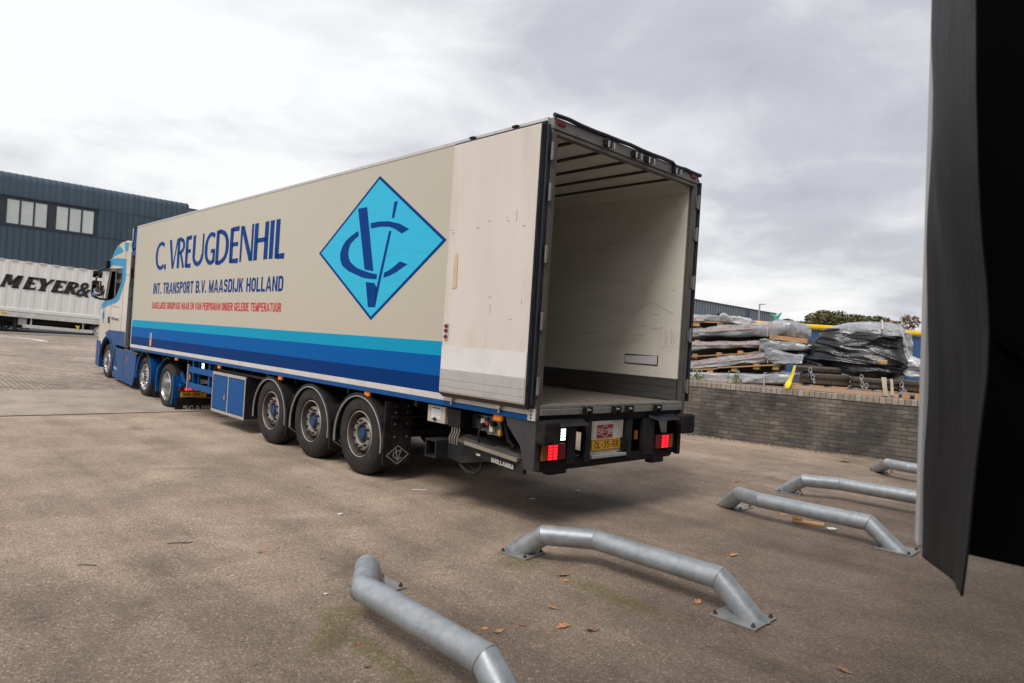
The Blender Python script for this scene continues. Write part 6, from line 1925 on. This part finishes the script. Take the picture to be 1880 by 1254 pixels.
LV = [('curled brown leaf nearest below the bend of the second pipe guide', .52, 5.42, .042), ('small dark leaf just in front of the curled one by the second pipe guide', .53, 5.30, .028),
      ('flat tan leaf alone midway between the first and second pipe guides', .40, 4.74, .034), ('upright curled orange leaf, left of a pair in the foreground', .45, 4.44, .042), ('broad orange leaf, right of a pair in the foreground', .63, 4.41, .046),
      ('small orange leaf beside the nearest pipe guide', .03, 4.30, .032), ('tiny orange leaf closest to the nearest pipe guide', -.06, 4.33, .022), ('tiny tan leaf between the nearest pipe and the orange pair', .18, 4.42, .022),
      ('brown leaf beside the right base plate of the second pipe guide', 1.48, 5.02, .036), ('pink tan leaf lying behind the right end of the second pipe guide', 2.15, 6.26, .05),
      ('tan leaf alone at the bottom right of the yard', 2.09, 4.06, .045), ('pale leaf left of the nearest pipe guide', -.79, 4.0, .022), ('small pale leaf at the lower left of the nearest pipe guide', -.68, 3.74, .020),
      ('pale tan leaf lying alone on the open asphalt in front of the trailer wheels', -1.92, 5.54, .038), ('tan leaf at the foot of the brick wall', 6.25, 12.57, .10),
      ('dark leaf under the third pipe guide', 3.30, 8.0, .04), ('dry leaf on open asphalt left of the fourth pipe guide', 3.35, 9.9, .05)]
for i, (l, x, y, s) in enumerate(LV):
    leaf(l, x, y, s, 20 + i, .5 if i in (0, 3, 8) else .22)
def scrap(name, label, cat, x, y, pts, h, mat, rot=0.0):
    mb = MB()
    mb.prism([(a, b, .004) for a, b in pts], (0, 0, h))
    o = mb.build(name, mat, bevel=.002)
    o.location = (x, y, gz(x, y)); o.rotation_euler = (0, 0, rot)
    return tag(o, label, cat)
scrap('paper_scrap', 'white paper scrap beside the wooden offcut under the third pipe guide', 'paper', 3.60, 7.45, [(-.06, -.02), (.0, -.045), (.07, -.02), (.05, .03), (-.02, .04)], .012, m_paper, .3)
scrap('paper_scrap', 'thin white strip on the asphalt in front of the mud flap', 'paper', -.99, 8.1, [(-.09, -.012), (.09, -.018), (.10, .010), (-.08, .014)], .006, m_paper, .2)
scrap('paper_scrap', 'small white scrap on the open asphalt left of the second pipe guide', 'paper', -1.6, 6.81, [(-.025, -.02), (.03, -.015), (.02, .02), (-.02, .02)], .01, m_paper, 1)
scrap('paper_scrap', 'tiny white scrap left of the nearest pipe guide', 'paper', -1.18, 4.73, [(-.014, -.01), (.014, -.01), (.012, .012), (-.01, .01)], .006, m_paper, 1)
for i, (x, y, l) in enumerate(((.35, 8.0, 'white chip of debris under the tail of the trailer'), (.95, 8.6, 'pale chip of debris under the right rear of the trailer'))):
    scrap('debris_chip', l, 'debris', x, y, [(-.04, -.02), (.03, -.02), (.04, .02), (-.03, .015)], .01, m_paper, i)
wo_ = empty('wood_offcut', (3.42, 7.62, 0), (0, 0, R(-22)))
tag(wo_, 'broken wooden offcut lying under the third pipe guide', 'wood')
mb = MB(); mb.box(-.15, .17, -.035, .035, .004, .035); mb.build('plank', m_wood, wo_, bevel=.006)
mb = MB(); mb.box(-.16, -.06, -.03, .05, .036, .09); mb.build('block', m_wood, wo_, bevel=.01)
tw = empty('twig', (-2.62, 5.62, 0), (0, 0, .4))
tag(tw, 'dark twig lying on the asphalt at the left foreground', 'twig')
mb = MB(); mb.tube([(-.10, 0, .006), (-.03, .01, .008), (.04, -.01, .008), (.09, .012, .006)], .0035, 6); mb.tube([(.0, .0, .008), (.05, .03, .01)], .0025, 5); mb.build('stick', m_bark, tw, smooth=True)
tw = empty('twig', (-3.0, 5.0, 0), (0, 0, .15))
tag(tw, 'short dark stick flat on the asphalt near the left edge', 'twig')
mb = MB(); mb.tube([(-.06, 0, .004), (.0, .006, .006), (.06, -.006, .004)], .003, 6); mb.build('stick', m_bark, tw, smooth=True)

mb = MB()
rs = random.Random(77)
for k in range(2600):
    x, y = rs.uniform(-3.4, 3.6), 3.3 + abs(rs.gauss(0, 2.0))
    r = rs.uniform(.0018, .0055)
    c = Vector((x, y, r * .2))
    q = [Vector((rs.uniform(.5, 1.2) * a * r, rs.uniform(.5, 1.2) * b * r, cc * r * rs.uniform(.4, .9))) + c for cc in (-1, 1) for a, b in ((-1, -1), (1, -1), (1, 1), (-1, 1))]
    mb.hexa(q)
tag(mb.build('gravel', M('loose_grit', (.22, .18, .145), .85, var=.6, vs=40)), kind='stuff')
# ------------------------------------------------------------------ dock shelter at the right edge
m_flap = M('shelter_rubber', (.012, .012, .0145), .52, spec=.26, var=.4, vs=3.0, dirt=.8, dcol=(.042, .040, .044), ds=2.0, dlo=.40, dhi=.78, stretch=(3.4, 3.4, .35), bump=.35, bs=7, bdist=.03)
m_shade = M('shelter_black', (.003, .003, .0035), .8, var=.2, spec=.08)
m_post = M('shelter_trim', (.50, .49, .49), .5, var=.08)
ds = empty('dock_shelter', (0, 0, 0))
tag(ds, 'black rubber dock shelter curtain hanging at the right edge of the view', 'dock shelter')
nz, nx = 90, 24
vs, fs = [], []
KEY = [(1.28, 1.086), (1.40, 1.092), (1.551, 1.099), (1.68, 1.109), (1.808, 1.115), (1.92, 1.112), (2.038, 1.103), (2.17, 1.085), (2.317, 1.065), (2.50, 1.048), (2.70, 1.033), (3.2, 1.02)]
def kx(z):
    for (a, b), (c, d) in zip(KEY[:-1], KEY[1:]):
        if z <= c: return b + (d - b) * (z - a) / (c - a)
    return KEY[-1][1]
for i in range(nz + 1):
    for j in range(nx + 1):
        f = j / nx
        z0 = 1.286 + (1.303 - 1.286) * f
        z = z0 + (3.2 - z0) * i / nz
        yl, yr = 1.97, 1.60
        xl = 1.2195 - (z - 1.29) * .036 - .003 * math.sin(z * 3)
        xr = kx(z)
        x = xl + (xr - xl) * f
        y = yl + (yr - yl) * f + .06 * math.sin(math.pi * f) * math.sin(z * 2.6 + 1) + .022 * math.sin(f * 7 + z * 1.7) * math.sin(math.pi * f) + .02 * noise.noise(Vector((f * 2, z * 2.5, 0)))
        vs.append((x, y, z))
fs = [(i * (nx + 1) + j, i * (nx + 1) + j + 1, (i + 1) * (nx + 1) + j + 1, (i + 1) * (nx + 1) + j) for i in range(nz) for j in range(nx)]
cf = MB().add(vs, fs).build('curtain_flap', m_flap, ds, smooth=True, solid=.006)
# a sewn hem along the free edge and two rows of fixings along the frame
hm = MB()
W_ = nx + 1
for i in range(nz):
    a0, a1 = Vector(vs[i * W_ + nx]), Vector(vs[(i + 1) * W_ + nx])
    b0, b1 = Vector(vs[i * W_ + nx - 2]), Vector(vs[(i + 1) * W_ + nx - 2])
    o_ = Vector((-.0045, -.005, 0))
    hm.add([a0 + o_, b0 + o_, b1 + o_, a1 + o_], [(0, 1, 2, 3)])
hm.build('hem', M('hem_rubber', (.014, .014, .016), .55, var=.3, vs=30, dirt=.6, dcol=(.05, .048, .05), ds=6, spec=.25), cf, smooth=True)
mb = MB()
mb.hexa([(1.223, 2.0, 1.305), (1.247, 2.0, 1.305), (1.262, 2.05, 1.305), (1.244, 2.05, 1.305), (1.167, 2.0, 3.2), (1.185, 2.0, 3.2), (1.2, 2.05, 3.2), (1.184, 2.05, 3.2)])
mb.build('frame_post', m_post, ds, bevel=.006)
mb = MB()
P = []
for z in (1.30, 3.3):
    lean = -(z - 1.30) * .033
    for a, d in ((0, 0), (.95, 0), (.95, .03), (0, .03)):
        p = Vector((1.278 + lean, 2.05, z)) - U * a + V * d
        P.append(p)
mb.hexa(P).build('side_panel', m_shade, ds)
mb = MB(); mb.beam((1.37, 1.93, 1.93), (1.62, 1.66, 1.62), .03, .012); mb.build('tension_strap', m_shade, ds)
mb = MB()
P = []
for z in (1.30, 3.3):
    for a, d in ((.15, .03), (.95, .03), (.95, .35), (.15, .35)):
        P.append(Vector((1.278 - (z - 1.30) * .033, 2.05, z)) - U * a + V * d)
mb.hexa(P).build('side_foam', m_shade, ds)

# pieces too small to pick apart one by one in the picture
SMALL = ('wheel_nuts', 'rim_holes', 'tread', 'flap_bolts', 'bolt_heads', 'bolts', 'led_block', 'buffer_bolts', 'coil_cable', 'cladding_ribs', 'label_print', 'scalloped_edge', 'flap_emblem', 'rivet_row')
for o in bpy.data.objects:
    if o.type == 'MESH' and o.name.split('.')[0] in SMALL and o.parent is not None:
        o['kind'] = 'stuff'
